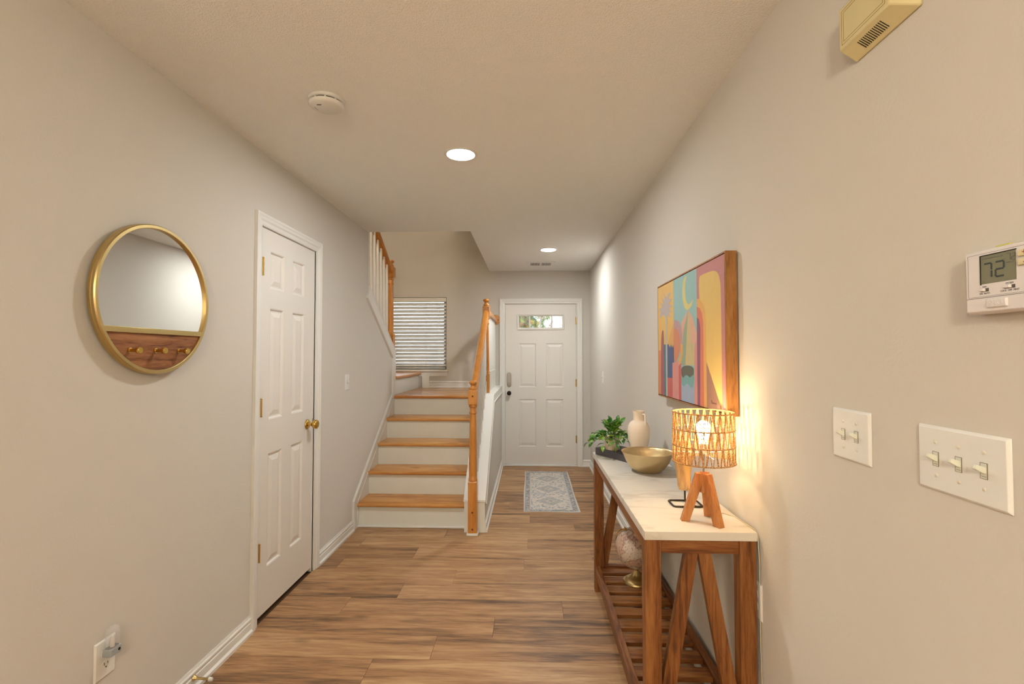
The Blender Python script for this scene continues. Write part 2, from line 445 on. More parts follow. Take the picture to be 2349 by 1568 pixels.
# ---- closet door on the left wall
d1 = root('door_1', (XL, 2.785, 0), kind='structure')
d1['label'] = 'narrow white six-panel closet door with brass knob beside the round mirror'
T = frame_left(2.476, 0.028, -0.003); W, H = 0.6245, 2.020
holes = []
for a0, a1 in ((0.094, 0.243), (0.343, 0.491)):
    for b0, b1 in ((0.228, 0.827), (1.005, 1.603), (1.707, 1.911)): holes.append((a0, a1, b0, b1))
sm = MB(T).grid([0, W], [0, H], holes, -0.035, 0, lambda u, v, d: (u, v, d))
slab = sm.build('door_slab', M['door'], d1)
for h in holes: panel(slab, T, *h, M['door'])
for b in (1.812, 1.075, 0.332): hinge(d1, T, b, 0.008, M['brass'])
k = MB(T); kc = (0.548, 0.918, 0)
k.lathe([(0.031, 0), (0.031, 0.004), (0.026, 0.009), (0.013, 0.012), (0.011, 0.030), (0.014, 0.036), (0.024, 0.042), (0.0285, 0.052), (0.027, 0.064), (0.02, 0.069), (0.014, 0.068), (0.0, 0.068)], kc, (0, 0, 1), 28)
k.build('door_knob', M['brass'], d1, smooth=50)
MB(T).box((W - 0.004, 0.89, -0.03), (W + 0.001, 0.946, 0.001)).build('latch_plate', M['brass'], d1)
j = MB().box((XL - 0.115, LDY0 - 0.012, 0), (XL, LDY0 + 0.002, LDZ + 0.012)).box((XL - 0.115, LDY1 - 0.002, 0), (XL, LDY1 + 0.012, LDZ + 0.012)).box((XL - 0.115, LDY0, LDZ - 0.002), (XL, LDY1, LDZ + 0.012))
j.box((XL - 0.06, LDY0 + 0.002, 0), (XL - 0.045, LDY0 + 0.014, LDZ)).box((XL - 0.06, LDY1 - 0.014, 0), (XL - 0.045, LDY1 - 0.002, LDZ))
j.build('jamb', M['trim'], d1)
MB().sweep([(XL, 2.409, 0), (XL, 2.409, 2.116), (XL, 3.184, 2.116), (XL, 3.184, 0)], (1, 0, 0), CAS).build('casing', M['trim'], d1)
# ---- closed dark closet behind it
struct(MB().box((XL - 0.9, 2.2, 0.0), (XL - 0.88, 3.4, 2.2)).build('wall_closet', M['wall']))

# ---- front door in the far wall
d2 = root('door_2', (0.133, YF, 0), kind='structure')
d2['label'] = 'white front door with a narrow four-pane window across its top'
T = frame_far(-0.310, 0.022, -0.012); W, H = 0.886, 2.0
LITE = (0.160, 0.726, 1.690, 1.862)
holes = [(0.166, 0.386, 0.216, 0.810), (0.506, 0.728, 0.216, 0.810), (0.166, 0.386, 0.956, 1.508), (0.506, 0.728, 0.956, 1.508)]
slab = MB(T).grid([0, W], [0, H], holes + [LITE], -0.044, 0, lambda u, v, d: (u, v, d)).build('door_slab', M['door'], d2)
for h in holes: panel(slab, T, *h, M['door'])
# lite frame, muntins and panes
lf = MB(T).sweep([(0.146, 1.676, 0), (0.146, 1.876, 0), (0.740, 1.876, 0), (0.740, 1.676, 0)], (0, 0, 1),
                 [(0, 0), (0, 0.010), (-0.006, 0.013), (-0.014, 0.010), (-0.026, 0.002), (-0.028, -0.012), (-0.014, -0.012)], closed=True)
lfo = lf.build('window_frame', M['door'], d2)
px0, px1, pz0, pz1 = 0.174, 0.712, 1.704, 1.848
pw = (px1 - px0 - 3 * 0.018) / 4
for i in range(3):
    a = px0 + (i + 1) * pw + i * 0.018
    MB(T).box((a, pz0, -0.016), (a + 0.018, pz1, -0.002)).build('muntin', M['door'], lfo, bevel=0.003)
gm, n, l, p = new_mat('textured_glass')
p.inputs['Base Color'].default_value = (1, 1, 1, 1); p.inputs['Roughness'].default_value = 0.08
p.inputs['Transmission Weight'].default_value = 1.0; p.inputs['IOR'].default_value = 1.3
tc = n.new('ShaderNodeTexCoord'); vo = n.new('ShaderNodeTexNoise'); vo.inputs['Scale'].default_value = 75; vo.inputs['Detail'].default_value = 1
bp = n.new('ShaderNodeBump'); bp.inputs['Strength'].default_value = 0.35; bp.inputs['Distance'].default_value = 0.003
l.new(tc.outputs['Object'], vo.inputs['Vector']); l.new(vo.outputs['Fac'], bp.inputs['Height']); l.new(bp.outputs['Normal'], p.inputs['Normal'])
M['glass_tex'] = gm
for i in range(4):
    a = px0 + i * (pw + 0.018)
    MB(T).box((a - 0.003, pz0 - 0.003, -0.022), (a + pw + 0.003, pz1 + 0.003, -0.018)).build('pane', M['glass_tex'], lfo)
for b in (1.788, 1.012, 0.312): hinge(d2, T, b, W + 0.004, M['brass'])
db = MB(T); ac = 0.047
pts = [(ac + 0.027 * math.cos(t), (1.115 if math.sin(t) >= 0 else 0.992) + 0.027 * math.sin(t)) for t in [2 * math.pi * q / 32 for q in range(32)]]
db.prism(pts, 0, 0.016)
dbo = db.build('deadbolt', M['nickel'], d2, bevel=0.004)
MB(T).lathe([(0.021, 0.016), (0.021, 0.019), (0.019, 0.021), (0.0, 0.021)], (ac, 0.995, 0), (0, 0, 1), 24).build('thumb_turn', M['nickel'], dbo, smooth=40)
tt = MB(T @ Matrix.Translation((ac, 0.995, 0)) @ Matrix.Rotation(R(35), 4, 'Z')); tt.box((-0.017, -0.004, 0.02), (0.017, 0.004, 0.034)); tt.build('thumb_turn_blade', M['nickel'], dbo, bevel=0.002)
MB(T).lathe([(0.026, 0), (0.026, 0.005), (0.012, 0.008), (0.011, 0.03), (0.022, 0.038), (0.027, 0.05), (0.024, 0.062), (0.012, 0.068), (0, 0.069)], (ac, 0.885, 0), (0, 0, 1), 24).build('door_knob', M['bronze'], d2, smooth=50)
MB(T).box((-0.004, 0.86, -0.03), (0.002, 0.91, 0.001)).build('latch_plate', M['brass'], d2)
j = MB().box((DX0, YF, 0.0), (DX0 + 0.006, YF + 0.15, DZ1)).box((DX1 - 0.006, YF, 0), (DX1, YF + 0.15, DZ1)).box((DX0, YF, DZ1 - 0.006), (DX1, YF + 0.15, DZ1))
j.box((DX0, YF + 0.058, 0), (DX0 + 0.02, YF + 0.07, DZ1)).box((DX1 - 0.02, YF + 0.058, 0), (DX1, YF + 0.07, DZ1)).box((DX0, YF + 0.058, DZ1 - 0.02), (DX1, YF + 0.07, DZ1))
j.build('jamb', M['trim'], d2)
MB().box((DX0, YF - 0.012, 0), (DX1, YF + 0.15, 0.018)).build('threshold', M['trim'], d2, bevel=0.004)
MB().sweep([(0.652, YF, 0), (0.652, YF, 2.088), (-0.382, YF, 2.088), (-0.382, YF, 0)][::-1], (0, -1, 0), CAS).build('casing', M['trim'], d2)

# ================================================================== window and blind
wd = root('window_1', (-1.5, YF, WZ0), kind='structure')
wd['label'] = 'landing window behind a white slatted blind'
MB().box((WX0, YF + 0.08, WZ0), (WX1, YF + 0.13, WZ0 + 0.05)).box((WX0, YF + 0.08, WZ1 - 0.05), (WX1, YF + 0.13, WZ1)).box((WX0, YF + 0.08, WZ0), (WX0 + 0.045, YF + 0.13, WZ1)).box((WX1 - 0.045, YF + 0.08, WZ0), (WX1, YF + 0.13, WZ1)).build('sash_frame', M['white'], wd)
g2, n, l, p = new_mat('clear_glass')
p.inputs['Roughness'].default_value = 0.0; p.inputs['Transmission Weight'].default_value = 1.0; p.inputs['IOR'].default_value = 1.02
M['glass'] = g2
MB().box((WX0 + 0.045, YF + 0.104, WZ0 + 0.05), (WX1 - 0.045, YF + 0.108, WZ1 - 0.05)).build('pane', M['glass'], wd)
MB().box((WX0 - 0.03, YF - 0.028, WZ0 - 0.027), (WX1 + 0.026, YF + 0.08, WZ0)).build('window_sill', M['trim'], wd, bevel=0.006)
MB().box((WX0 - 0.02, YF - 0.012, WZ0 - 0.085), (WX1 + 0.012, YF, WZ0 - 0.027)).build('sill_apron', M['trim'], wd)

sm_, n, l, p = new_mat('blind_slat_white')
p.inputs['Base Color'].default_value = lin((244, 243, 239)); p.inputs['Roughness'].default_value = 0.45
tr = n.new('ShaderNodeBsdfTranslucent'); tr.inputs['Color'].default_value = lin((233, 230, 222))
mx = n.new('ShaderNodeMixShader'); mx.inputs[0].default_value = 0.14
l.new(p.outputs[0], mx.inputs[1]); l.new(tr.outputs[0], mx.inputs[2]); l.new(mx.outputs[0], n['Material Output'].inputs[0])
M['slat'] = sm_
bl = root('window_blind', (-1.5, YF + 0.04, WZ0), 'white two-inch slatted blind covering the landing window', 'blind')
MB().box((WX0 + 0.006, YF + 0.006, WZ1 - 0.055), (WX1 - 0.006, YF + 0.058, WZ1 - 0.004)).build('headrail', M['white'], bl, bevel=0.002)
NS = 18; pitch = 0.0452; ztop = WZ1 - 0.085
me_slat = None
for i in range(NS):
    z = ztop - i * pitch
    if me_slat is None:
        m = MB(Matrix.Rotation(R(50), 4, 'X')); n_ = 5; prof = []
        for q in range(n_): t = q / (n_ - 1) * 2 - 1; prof.append((t * 0.025, 0.0035 * (1 - t * t)))
        prof = prof + [(a, b - 0.0028) for a, b in prof[::-1]]
        m.prism(prof, WX0 + 0.010 + 1.5, WX1 - 0.010 + 1.5, lambda u, v, d: (d, u, v))
        o = m.build('slat', M['slat'], None, smooth=40); o.parent = bl; me_slat = o.data
    else:
        o = bpy.data.objects.new('slat', me_slat); COL.objects.link(o); o.parent = bl
    o.location = (0, -0.006, z - WZ0)
MB().box((WX0 + 0.01, YF + 0.014, WZ0 + 0.008), (WX1 - 0.01, YF + 0.056, WZ0 + 0.026)).build('bottom_rail', M['white'], bl, bevel=0.003)
for x in (-1.80, -1.694, -1.32, -1.18):
    for dy in (0.011, 0.058):
        MB().box((x - 0.0012, YF + dy - 0.0006, WZ0 + 0.02), (x + 0.0012, YF + dy + 0.0006, WZ1 - 0.05)).build('ladder_cord', M['white'], bl)
wa = MB().tube([(-1.148, YF + 0.004, WZ1 - 0.05), (-1.149, YF + 0.002, 1.80)], 0.0018, 6)
wa.lathe([(0.002, 0.0), (0.006, -0.006), (0.007, -0.022), (0.0, -0.026)], (-1.149, YF + 0.002, 1.80), (0, 0, 1), 10)
wa.build('tilt_cord', M['white'], bl, smooth=40)

# ================================================================== staircase
RISE = LAND / 5; RUN = 0.26; NOSE = 3.885
st = root('staircase', (-0.95, 3.91, 0), 'staircase with honey oak treads and white risers turning at a landing', 'staircase')
SX0, SX1 = XL + 0.012, HX0
for i in range(1, 6):
    yr = NOSE + 0.028 + (i - 1) * RUN
    MB().box((SX0, yr, (i - 1) * RISE), (SX1, yr + 0.02, i * RISE - 0.03)).build('riser', M['riser'], st)
def nosed(y0, y1, z, x0, x1):
    th = 0.030; prof = [(y1, z), (y1, z - th)]
    for q in range(7): a = -90 - q * 30; prof.append((y0 + th / 2 + th / 2 * math.cos(R(a)), z - th / 2 + th / 2 * math.sin(R(a))))
    return MB().prism(prof, x0, x1, lambda u, v, d: (d, u, v))
for i in range(1, 5):
    y = NOSE + (i - 1) * RUN
    nosed(y, y + RUN + 0.03, i * RISE, SX0, SX1).build('tread', M['oakX'], st, smooth=35)
# quarter-round at the foot of the first riser
MB().box((SX0, NOSE + 0.012, 0), (SX1, NOSE + 0.028, 0.018)).build('riser_bead', M['trim'], st, bevel=0.006)
# landing boards, nosing first
yl = NOSE + 4 * RUN
nosed(yl, yl + 0.0685, LAND, SX0 + 0.0, SX1).build('landing_nosing', M['oakX'], st, smooth=35)
y = yl + 0.0695
while y < YF - 0.02:
    y1 = min(y + 0.083, YF - 0.001)
    MB().box((SX0 - 0.03, y, LAND - 0.03), (SX1, y1 - 0.0006, LAND)).build('landing_board', M['oakX'], st); y += 0.083
# second platform, to the left of the landing
PZ = LAND + RISE; PX = -1.405
MB().box((PX - 0.02, KN1 + 0.014, LAND), (PX, YF - 0.001, PZ - 0.03)).build('riser', M['riser'], st)
MB().prism([(XO, 0), (PX - 0.03, 0), (PX + 0.028, 0)][:2] + [(PX + 0.020, 0), (PX + 0.032, 0.008), (PX + 0.034, 0.016), (PX + 0.028, 0.026), (PX + 0.016, 0.03), (XO, 0.03)],
           KN1 + 0.014, YF - 0.001, lambda u, v, d: (u, d, PZ - 0.03 + v)).build('tread', M['oakY'], st, smooth=35)
# upper flight, rising back towards the hall behind the knee wall
for i in range(9):
    ye = KN1 + 0.05 - i * RUN; z = PZ + (i + 1) * RISE
    MB().box((XO, ye - 0.02, z - RISE), (XL - 0.116, ye, z - 0.03)).build('riser', M['riser'], st)
    MB().box((XO, ye - RUN - 0.03, z - 0.03), (XL - 0.116, ye + 0.026, z)).build('tread', M['oakX'], st, bevel=0.008)

# ================================================================== railings
def turned(mb, prof, c, seg=20): mb.lathe(prof, c, (0, 0, 1), seg)
def newel(parent, x, y, z0, z1, base_h, label=None, w=0.069):
    """square foot, turned shaft, square block under the rail and a turned finial"""
    nr = root('newel_post', (0, 0, 0)); nr.parent = parent
    nr.location = Vector((x, y, z0)) - parent_loc(parent)
    h = w / 2; H = z1 - z0
    zb = z0 + base_h; zt0 = z1 - 0.185; zt1 = z1 - 0.07
    m = MB().frustum((x - h, y - h, z0), (x + h, y + h, zb), 0.008, 0.010); m.build('square_foot', M['oak'], nr, bevel=0.002)
    m = MB(); L = zt0 - zb
    turned(m, [(0.033, -0.004), (0.035, 0.004), (0.034, 0.013), (0.030, 0.018), (0.031, 0.05), (0.0305, 0.12), (0.026, L * 0.75), (0.0235, L - 0.075),
               (0.028, L - 0.071), (0.030, L - 0.064), (0.028, L - 0.057), (0.0245, L - 0.053), (0.0250, L - 0.025), (0.030, L - 0.021), (0.033, L - 0.014), (0.031, L - 0.007), (0.034, L + 0.002)], (x, y, zb))
    m.build('turned_shaft', M['oak'], nr, smooth=45)
    m = MB().frustum((x - h, y - h, zt0), (x + h, y + h, zt1), 0.009, 0.010); m.build('square_block', M['oak'], nr, bevel=0.003)
    m = MB(); turned(m, [(0.026, 0), (0.030, 0.006), (0.028, 0.014), (0.020, 0.020), (0.017, 0.030), (0.022, 0.038), (0.031, 0.046), (0.033, 0.054), (0.028, 0.064), (0.015, 0.070), (0, 0.071)], (x, y, zt1))
    m.build('finial', M['oak'], nr, smooth=45)
    return nr
def peg(parent, c, nrm, r=0.0075):
    MB().lathe([(r, 0), (r * 0.9, 0.003), (r * 0.4, 0.0048), (0, 0.005)], c, nrm, 12).build('plug', M['peg'], parent, smooth=50)
BAL = [(0.0105, 0), (0.0125, 0.006), (0.0105, 0.012), (0.0085, 0.018), (0.011, 0.026), (0.0125, 0.034), (0.0095, 0.044)]
def baluster(parent, x, y, z0, z1, fh, mat):
    """white square foot, turned beads and a long tapering spindle"""
    q = 0.0155; m = MB().box((x - q, y - q, z0), (x + q, y + q, z0 + fh))
    L = z1 - z0 - fh
    turned(m, BAL + [(0.0150, 0.07), (0.0150, L * 0.4), (0.010, L - 0.002)] , (x, y, z0 + fh), 10)
    m.build('baluster', mat, parent, smooth=40)
RP = [(-0.026, -0.03), (0.026, -0.03), (0.031, -0.015), (0.029, 0.008), (0.020, 0.024), (0.0, 0.030), (-0.020, 0.024), (-0.029, 0.008), (-0.031, -0.015)]

NX = -0.443
rl = root('stair_railing', (NX, 3.85, 0), 'honey oak handrail and white balusters on the half wall by the front door', 'railing')
n1 = newel(rl, NX, 3.789, 0.018, 1.183, 0.393)
MB().box((NX - 0.044, 3.789 - 0.044, 0), (NX + 0.044, HY0 - 0.012, 0.018)).build('base_trim', M['trim'], n1, bevel=0.004)
for z in (1.063, 0.176, 0.048): peg(n1, (NX, 3.789 - 0.036, z), (0, -1, 0))
n2 = newel(rl, NX + 0.004, 4.88, HZ1 + 0.018, 1.945, 0.20)
ra = (NX, 3.79, 1.075); rb = (NX + 0.002, 4.855, 1.800)
MB().sweep([ra, rb], (1, 0, 0), [(v, u) for u, v in RP]).build('handrail', M['oakY'], rl, smooth=35)
RZ = 1.82
MB().sweep([(NX + 0.004, 4.90, RZ), (NX + 0.004, YF - 0.016, RZ)], (1, 0, 0), [(v, u) for u, v in RP]).build('handrail', M['oakY'], rl, smooth=35)
ro = MB().lathe([(0.064, 0), (0.064, 0.010), (0.058, 0.016), (0, 0.016)], (NX + 0.004, YF, RZ + 0.004), (0, -1, 0), 32)
ro = ro.build('wall_rosette', M['oak'], rl, smooth=40)
for dx, dz in ((0.042, 0.0), (-0.042, 0.0)): peg(rl, (NX + 0.004 + dx, YF - 0.016, RZ + 0.004 + dz), (0, -1, 0), 0.006)
slope = (rb[2] - ra[2]) / (rb[1] - ra[1])
nb = 9
for i in range(nb):
    y = 3.885 + (i + 0.5) * (4.83 - 3.885) / nb
    zc = HZ0 + 0.017 + (HZ1 - HZ0) * min(1.0, (y - HY0) / (HY1 - HY0))
    baluster(rl, NX, y, zc - 0.012, ra[2] + (y - ra[1]) * slope - 0.025, 0.13, M['trim'])
for i in range(10):
    y = 4.99 + i * 0.113
    baluster(rl, NX + 0.004, y, HZ1 + 0.016, RZ - 0.028, 0.20, M['trim'])

# upper railing on the knee wall
UX = -1.452
rl2 = root('stair_railing', (UX, KN1, KZ1), 'honey oak handrail with white spindles above the sloped knee wall', 'railing')
n3 = newel(rl2, UX, 5.032, PZ, 2.374, 0.44, w=0.076)
ks = (KZ0 - KZ1) / (KN1 - KN0)
ra = (UX, 5.01, 2.255); rb = (UX, 2.6, 2.255 + 2.41 * 0.62)
MB().sweep([rb, ra], (1, 0, 0), [(v * 1.1, u) for u, v in RP]).build('handrail', M['oakY'], rl2, smooth=35)
for i in range(8):
    y = 4.885 - i * 0.098
    if y < KN0 + 0.02: break
    baluster(rl2, UX, y, KZ1 + 0.01 + (KN1 - y) * ks, 2.232 + (5.01 - y) * 0.62, 0.03, M['trim'])

# ================================================================== ceiling fittings
def downlight(x, y, led, label, group='recessed ceiling downlights'):
    r_ = root('recessed_light', (x, y, ZC), label, 'ceiling light', group)
    MB().lathe([(0.086, 0), (0.086, -0.003), (0.080, -0.006), (0.0735, -0.006), (0.072, -0.003), (0.072, 0.0)], (x, y, ZC), (0, 0, 1), 40, caps=False).build('trim_ring', M['white'], r_, smooth=40)
    m = MB().lathe([(0.0722, -0.0008), (0.0722, -0.0032)], (x, y, ZC), (0, 0, 1), 32)
    m.build('lens', led, r_)
LED1 = emis('hall_led_lens', *HALL_LED); LED2 = emis('room_fill_glow', *ROOM_FILL); LED3 = emis('upstairs_fill_glow', *UPSTAIRS_FILL)
downlight(-0.365, 2.54, LED1, 'recessed ceiling light over the hall between the mirror and the picture')
downlight(0.185, 4.889, LED1, 'recessed ceiling light near the front door and the air vent')
def pendant(x, y, z, label, grp='added fill pendants in the unseen room behind the hall', zc=ZC, glow=LED2):  # globes added out of view to fill hall and ceiling with light
    r_ = root('fill_pendant', (x, y, zc), label, 'added fill light', grp)
    MB().lathe([(0.06, 0), (0.06, -0.018), (0.012, -0.026), (0.0, -0.026)], (x, y, zc), (0, 0, 1), 24).build('canopy', M['brassm'], r_, smooth=40)
    MB().lathe([(0.004, -0.026), (0.004, z - zc + 0.14)], (x, y, zc), (0, 0, 1), 8).build('rod', M['brassm'], r_, smooth=40)
    MB().lathe([(0.03, 0.125), (0.03, 0.150), (0.01, 0.155), (0, 0.155)], (x, y, z), (0, 0, 1), 20).build('cap', M['brassm'], r_, smooth=40)
    MB().lathe([(0.13 * math.sin(math.pi * k / 8) if 0 < k < 8 else 0.0, -0.13 * math.cos(math.pi * k / 8)) for k in range(9)], (x, y, z), (0, 0, 1), 14)  .build('glass_globe', glow, r_, smooth=60)
pendant(-0.15, -1.25, 1.98, 'added fill globe pendant in the unseen room behind the hall, nearest to the hall')
pendant(-2.0, -2.4, 1.98, 'added fill globe pendant in the unseen room behind the hall, farthest from the hall')
pendant(-1.95, 2.7, 4.35, 'added unseen fill globe pendant over the top of the upper stair flight', None, ZT, LED3)  # added out of view to brighten the dim stairwell

sd = root('smoke_detector', (-0.846, 1.975, ZC), 'round white smoke detector on the textured ceiling', 'smoke detector')
c = (-0.846, 1.975, ZC)
MB().lathe([(0.070, 0), (0.072, -0.004), (0.072, -0.012), (0.069, -0.014)], c, (0, 0, 1), 48).build('base_plate', M['white'], sd, smooth=40)
MB().lathe([(0.064, -0.013), (0.064, -0.0195)], c, (0, 0, 1), 48, caps=False).build('vent_gap', M['black'], sd)
MB().lathe([(0.060, -0.0185), (0.069, -0.0195), (0.070, -0.024), (0.066, -0.031), (0.058, -0.035), (0.0, -0.037)], c, (0, 0, 1), 48).build('cover', M['white'], sd, smooth=50)
for a in range(0, 360, 36):
    q = MB(Matrix.Translation(c) @ Matrix.Rotation(R(a), 4, 'Z')); q.box((0.062, -0.003, -0.021), (0.0675, 0.003, -0.012)); q.build('vent_rib', M['white'], sd)
q = MB(Matrix.Translation(c)); q.box((-0.027, -0.032, -0.0373), (-0.009, -0.029, -0.0355)); q.build('indicator_slot', M['black'], sd)
q = MB(Matrix.Translation(c))
for k in range(5): q.add([(-0.046 + 0.001 * k, -0.012 + 0.005 * k, -0.0364), (-0.044 + 0.001 * k, -0.012 + 0.005 * k, -0.0364), (-0.0435 + 0.001 * k, -0.0085 + 0.005 * k, -0.0366), (-0.0455 + 0.001 * k, -0.0085 + 0.005 * k, -0.0366)], [(0, 1, 2, 3)])
q.build('test_mark', M['black'], sd)

av = root('ceiling_vent', (0.125, 5.66, ZC), 'white ceiling air register with two banks of dark slots', 'air vent')
MB().grid([-0.045, 0.295], [5.53, 5.79], [(0.005, 0.115, 5.57, 5.75), (0.133, 0.243, 5.57, 5.75)], ZC, ZC - 0.006, cm).build('face_plate', M['ceil'], av)
MB().box((0.0, 5.565, ZC - 0.0015), (0.248, 5.755, ZC - 0.0005)).build('duct_opening', M['black'], av)
for b in (0.005, 0.133):
    for k in range(8):
        x = b + 0.0137 * k + 0.0035
        MB().box((x, 5.569, ZC - 0.006), (x + 0.0066, 5.751, ZC - 0.0015)).build('vane', M['ceil'], av)

# ================================================================== round mirror with hooks
mc = (XL, 1.742, 1.580)
mr = root('wall_mirror', mc, 'round brass-framed mirror with a wooden hook panel along its bottom', 'mirror')
T = frame_left(1.742, 1.580)
RO, RI = 0.272, 0.257
MB(T).lathe([(RI, 0.004), (RO - 0.006, 0.004), (RO, 0.010), (RO, 0.020), (RO - 0.002, 0.0215), (RO, 0.023), (RO, 0.032), (RO - 0.003, 0.036), (RI + 0.002, 0.036), (RI, 0.034)], (0, 0, 0), (0, 0, 1), 96, closed=True).build('frame', M['brassm'], mr, smooth=35)
zb0, zb1 = -0.126, -0.107
def seg_poly(r, y0, above, n=60):
    a0 = math.asin(y0 / r)
    angs = [a0 + (math.pi - 2 * a0) * k / n for k in range(n + 1)] if above else [math.pi - a0 + (math.pi + 2 * a0) * k / n for k in range(n + 1)]
    return [(r * math.cos(a), r * math.sin(a)) for a in angs]
mg, n, l, p = new_mat('mirror_glass'); p.inputs['Base Color'].default_value = (0.93, 0.94, 0.93, 1); p.inputs['Metallic'].default_value = 1; p.inputs['Roughness'].default_value = 0.0
MB(T).prism(seg_poly(RI + 0.002, zb1 - 0.004, True), 0.018, 0.026).build('mirror_glass', mg, mr)
M['walnut'] = wood('mirror_panel_wood', (92, 52, 28), (150, 96, 58), (184, 128, 82), 'Y', 9, 4.0, 0.5, 0.05, 0.4, 0.05, knots=False)
MB(T).prism(seg_poly(RI + 0.002, zb0 + 0.004, False), 0.018, 0.027).build('hook_panel', M['walnut'], mr)
hx = math.sqrt(RI * RI - zb1 * zb1) + 0.003
MB(T).box((-hx, zb0, 0.008), (hx, zb1, 0.035)).build('cross_bar', M['brassm'], mr, bevel=0.001)
for a in (-0.122, -0.006, 0.110):
    MB(T).lathe([(0.0095, 0.027), (0.0095, 0.029), (0.0055, 0.0295), (0.0055, 0.052), (0.0105, 0.054), (0.0110, 0.056), (0.0110, 0.065), (0.0100, 0.0665), (0.0, 0.0665)], (a, -0.186, 0), (0, 0, 1), 20).build('hook', M['brass'], mr, smooth=40)

# ================================================================== switches and outlets
def plate(parent, T, w, h, t=0.006):
    MB(T).frustum((-w / 2, -h / 2, 0), (w / 2, h / 2, t), 0.0045, 0.0045).build('plate', M['plate'], parent, bevel=0.0008)
def toggle(parent, T, a, b=0.0, upt=True):
    MB(T).box((a - 0.0058, b - 0.0125, 0.0055), (a + 0.0058, b + 0.0125, 0.0066)).build('toggle_slot', M['toggle'], parent)
    q = MB(T)
    for a0, a1, b0, b1 in ((-0.0066, 0.0066, 0.0125, 0.0131), (-0.0066, 0.0066, -0.0131, -0.0125), (-0.0066, -0.0058, -0.0131, 0.0131), (0.0058, 0.0066, -0.0131, 0.0131), (-0.0045, 0.0045, -0.0095, -0.0088)):
        q.box((a + a0, b + b0, 0.0058), (a + a1, b + b1, 0.0067))
    q.build('slot_line', M['ink0'], parent)
    s = MB(T @ Matrix.Translation((a, b, 0.005)) @ Matrix.Rotation(R(-24 if upt else 24), 4, 'X'))
    s.frustum((-0.0042, -0.0050, 0), (0.0042, 0.0050, 0.0175), 0.0013, 0.012); s.build('toggle', M['toggle'], parent, bevel=0.0008)
def screw(parent, T, a, b, z=0.006):
    MB(T).lathe([(0.0036, z - 0.0004), (0.0034, z + 0.0008), (0.002, z + 0.0016), (0, z + 0.0017)], (a, b, 0), (0, 0, 1), 14).build('screw', M['screw'], parent, smooth=50)
def switch_plate(T, label, gangs, w, h, cat='light switch', grp=None, pitch=0.046):
    loc = T @ Vector((0, 0, 0)); r_ = root('light_switch', loc, label, cat, grp)
    plate(r_, T, w, h)
    for g in range(gangs):
        a = (g - (gangs - 1) / 2) * pitch
        toggle(r_, T, a); screw(r_, T, a, 0.030); screw(r_, T, a, -0.030)
    return r_
switch_plate(frame_right(0.881, 1.187), 'ivory wall plate with three toggle switches below the thermostat', 3, 0.180, 0.119, pitch=0.0475)
switch_plate(frame_right(1.170, 1.190), 'ivory wall plate with two toggle switches between the lamp and the three-switch plate', 2, 0.132, 0.119, pitch=0.046)
switch_plate(frame_left(3.676, 1.173), 'single white toggle switch on the wall between closet door and stairs', 1, 0.072, 0.118)
# rocker-style plate near the front door
T = frame_right(5.04, 1.152); r_ = root('light_switch', T @ Vector((0, 0, 0)), 'small white wall switch on the right wall close to the front door', 'light switch')
plate(r_, T, 0.072, 0.120); toggle(r_, T, 0, 0.0); screw(r_, T, 0, 0.03); screw(r_, T, 0, -0.03)

def socket(parent, T, b):
    pts = []
    for k in range(24):
        t = 2 * math.pi * k / 24; x = 0.0165 * math.cos(t); y = max(-0.0135, min(0.0135, 0.0175 * math.sin(t))); pts.append((x, b + y))
    f = MB(T).prism(pts, 0.005, 0.0072).build('socket_face', M['plate'], parent)
    q = MB(T).box((-0.0075, b - 0.001, 0.0070), (-0.0055, b + 0.008, 0.0075)).box((0.0055, b - 0.001, 0.0070), (0.0073, b + 0.007, 0.0075))
    q.lathe([(0.0024, 0.0070), (0.0024, 0.0075)], (0, b - 0.008, 0), (0, 0, 1), 10); q.build('slots', M['black'], f)
T = frame_left(1.576, 0.387); r_ = root('wall_outlet', T @ Vector((0, 0, 0)), 'ivory duplex outlet low on the wall under the round mirror', 'outlet')
plate(r_, T, 0.080, 0.124); socket(r_, T, 0.0195); socket(r_, T, -0.0195); screw(r_, T, 0, 0)
# night light plugged into it
nl = root('night_light', T @ Vector((0.008, 0.016, 0.007)), 'plug-in night light with clear shade in the outlet under the mirror', 'night light')
M['greyp'] = plain('grey_blue_plastic', (168, 174, 178), 0.45)
gp, n, l, p = new_mat('clear_frosted_plastic'); p.inputs['Base Color'].default_value = (0.9, 0.87, 0.88, 1); p.inputs['Roughness'].default_value = 0.2
tb = n.new('ShaderNodeBsdfTransparent'); mx = n.new('ShaderNodeMixShader'); mx.inputs[0].default_value = 0.28
l.new(tb.outputs[0], mx.inputs[1]); l.new(p.outputs[0], mx.inputs[2]); l.new(mx.outputs[0], n['Material Output'].inputs[0])
MB(T).prism([(-0.016, 0.009), (-0.016, 0.034), (0.028, 0.034), (0.028, 0.009)], 0.0075, 0.036).build('plug_body', M['greyp'], nl, bevel=0.003)
MB(T).lathe([(0.0045, 0), (0.0045, 0.0012), (0, 0.0014)], (0.017, 0.021, 0.036), (0, 0, 1), 12).build('light_sensor', M['black'], nl)
m = MB(T)
vs_ = []; rows = 9; seg = 20
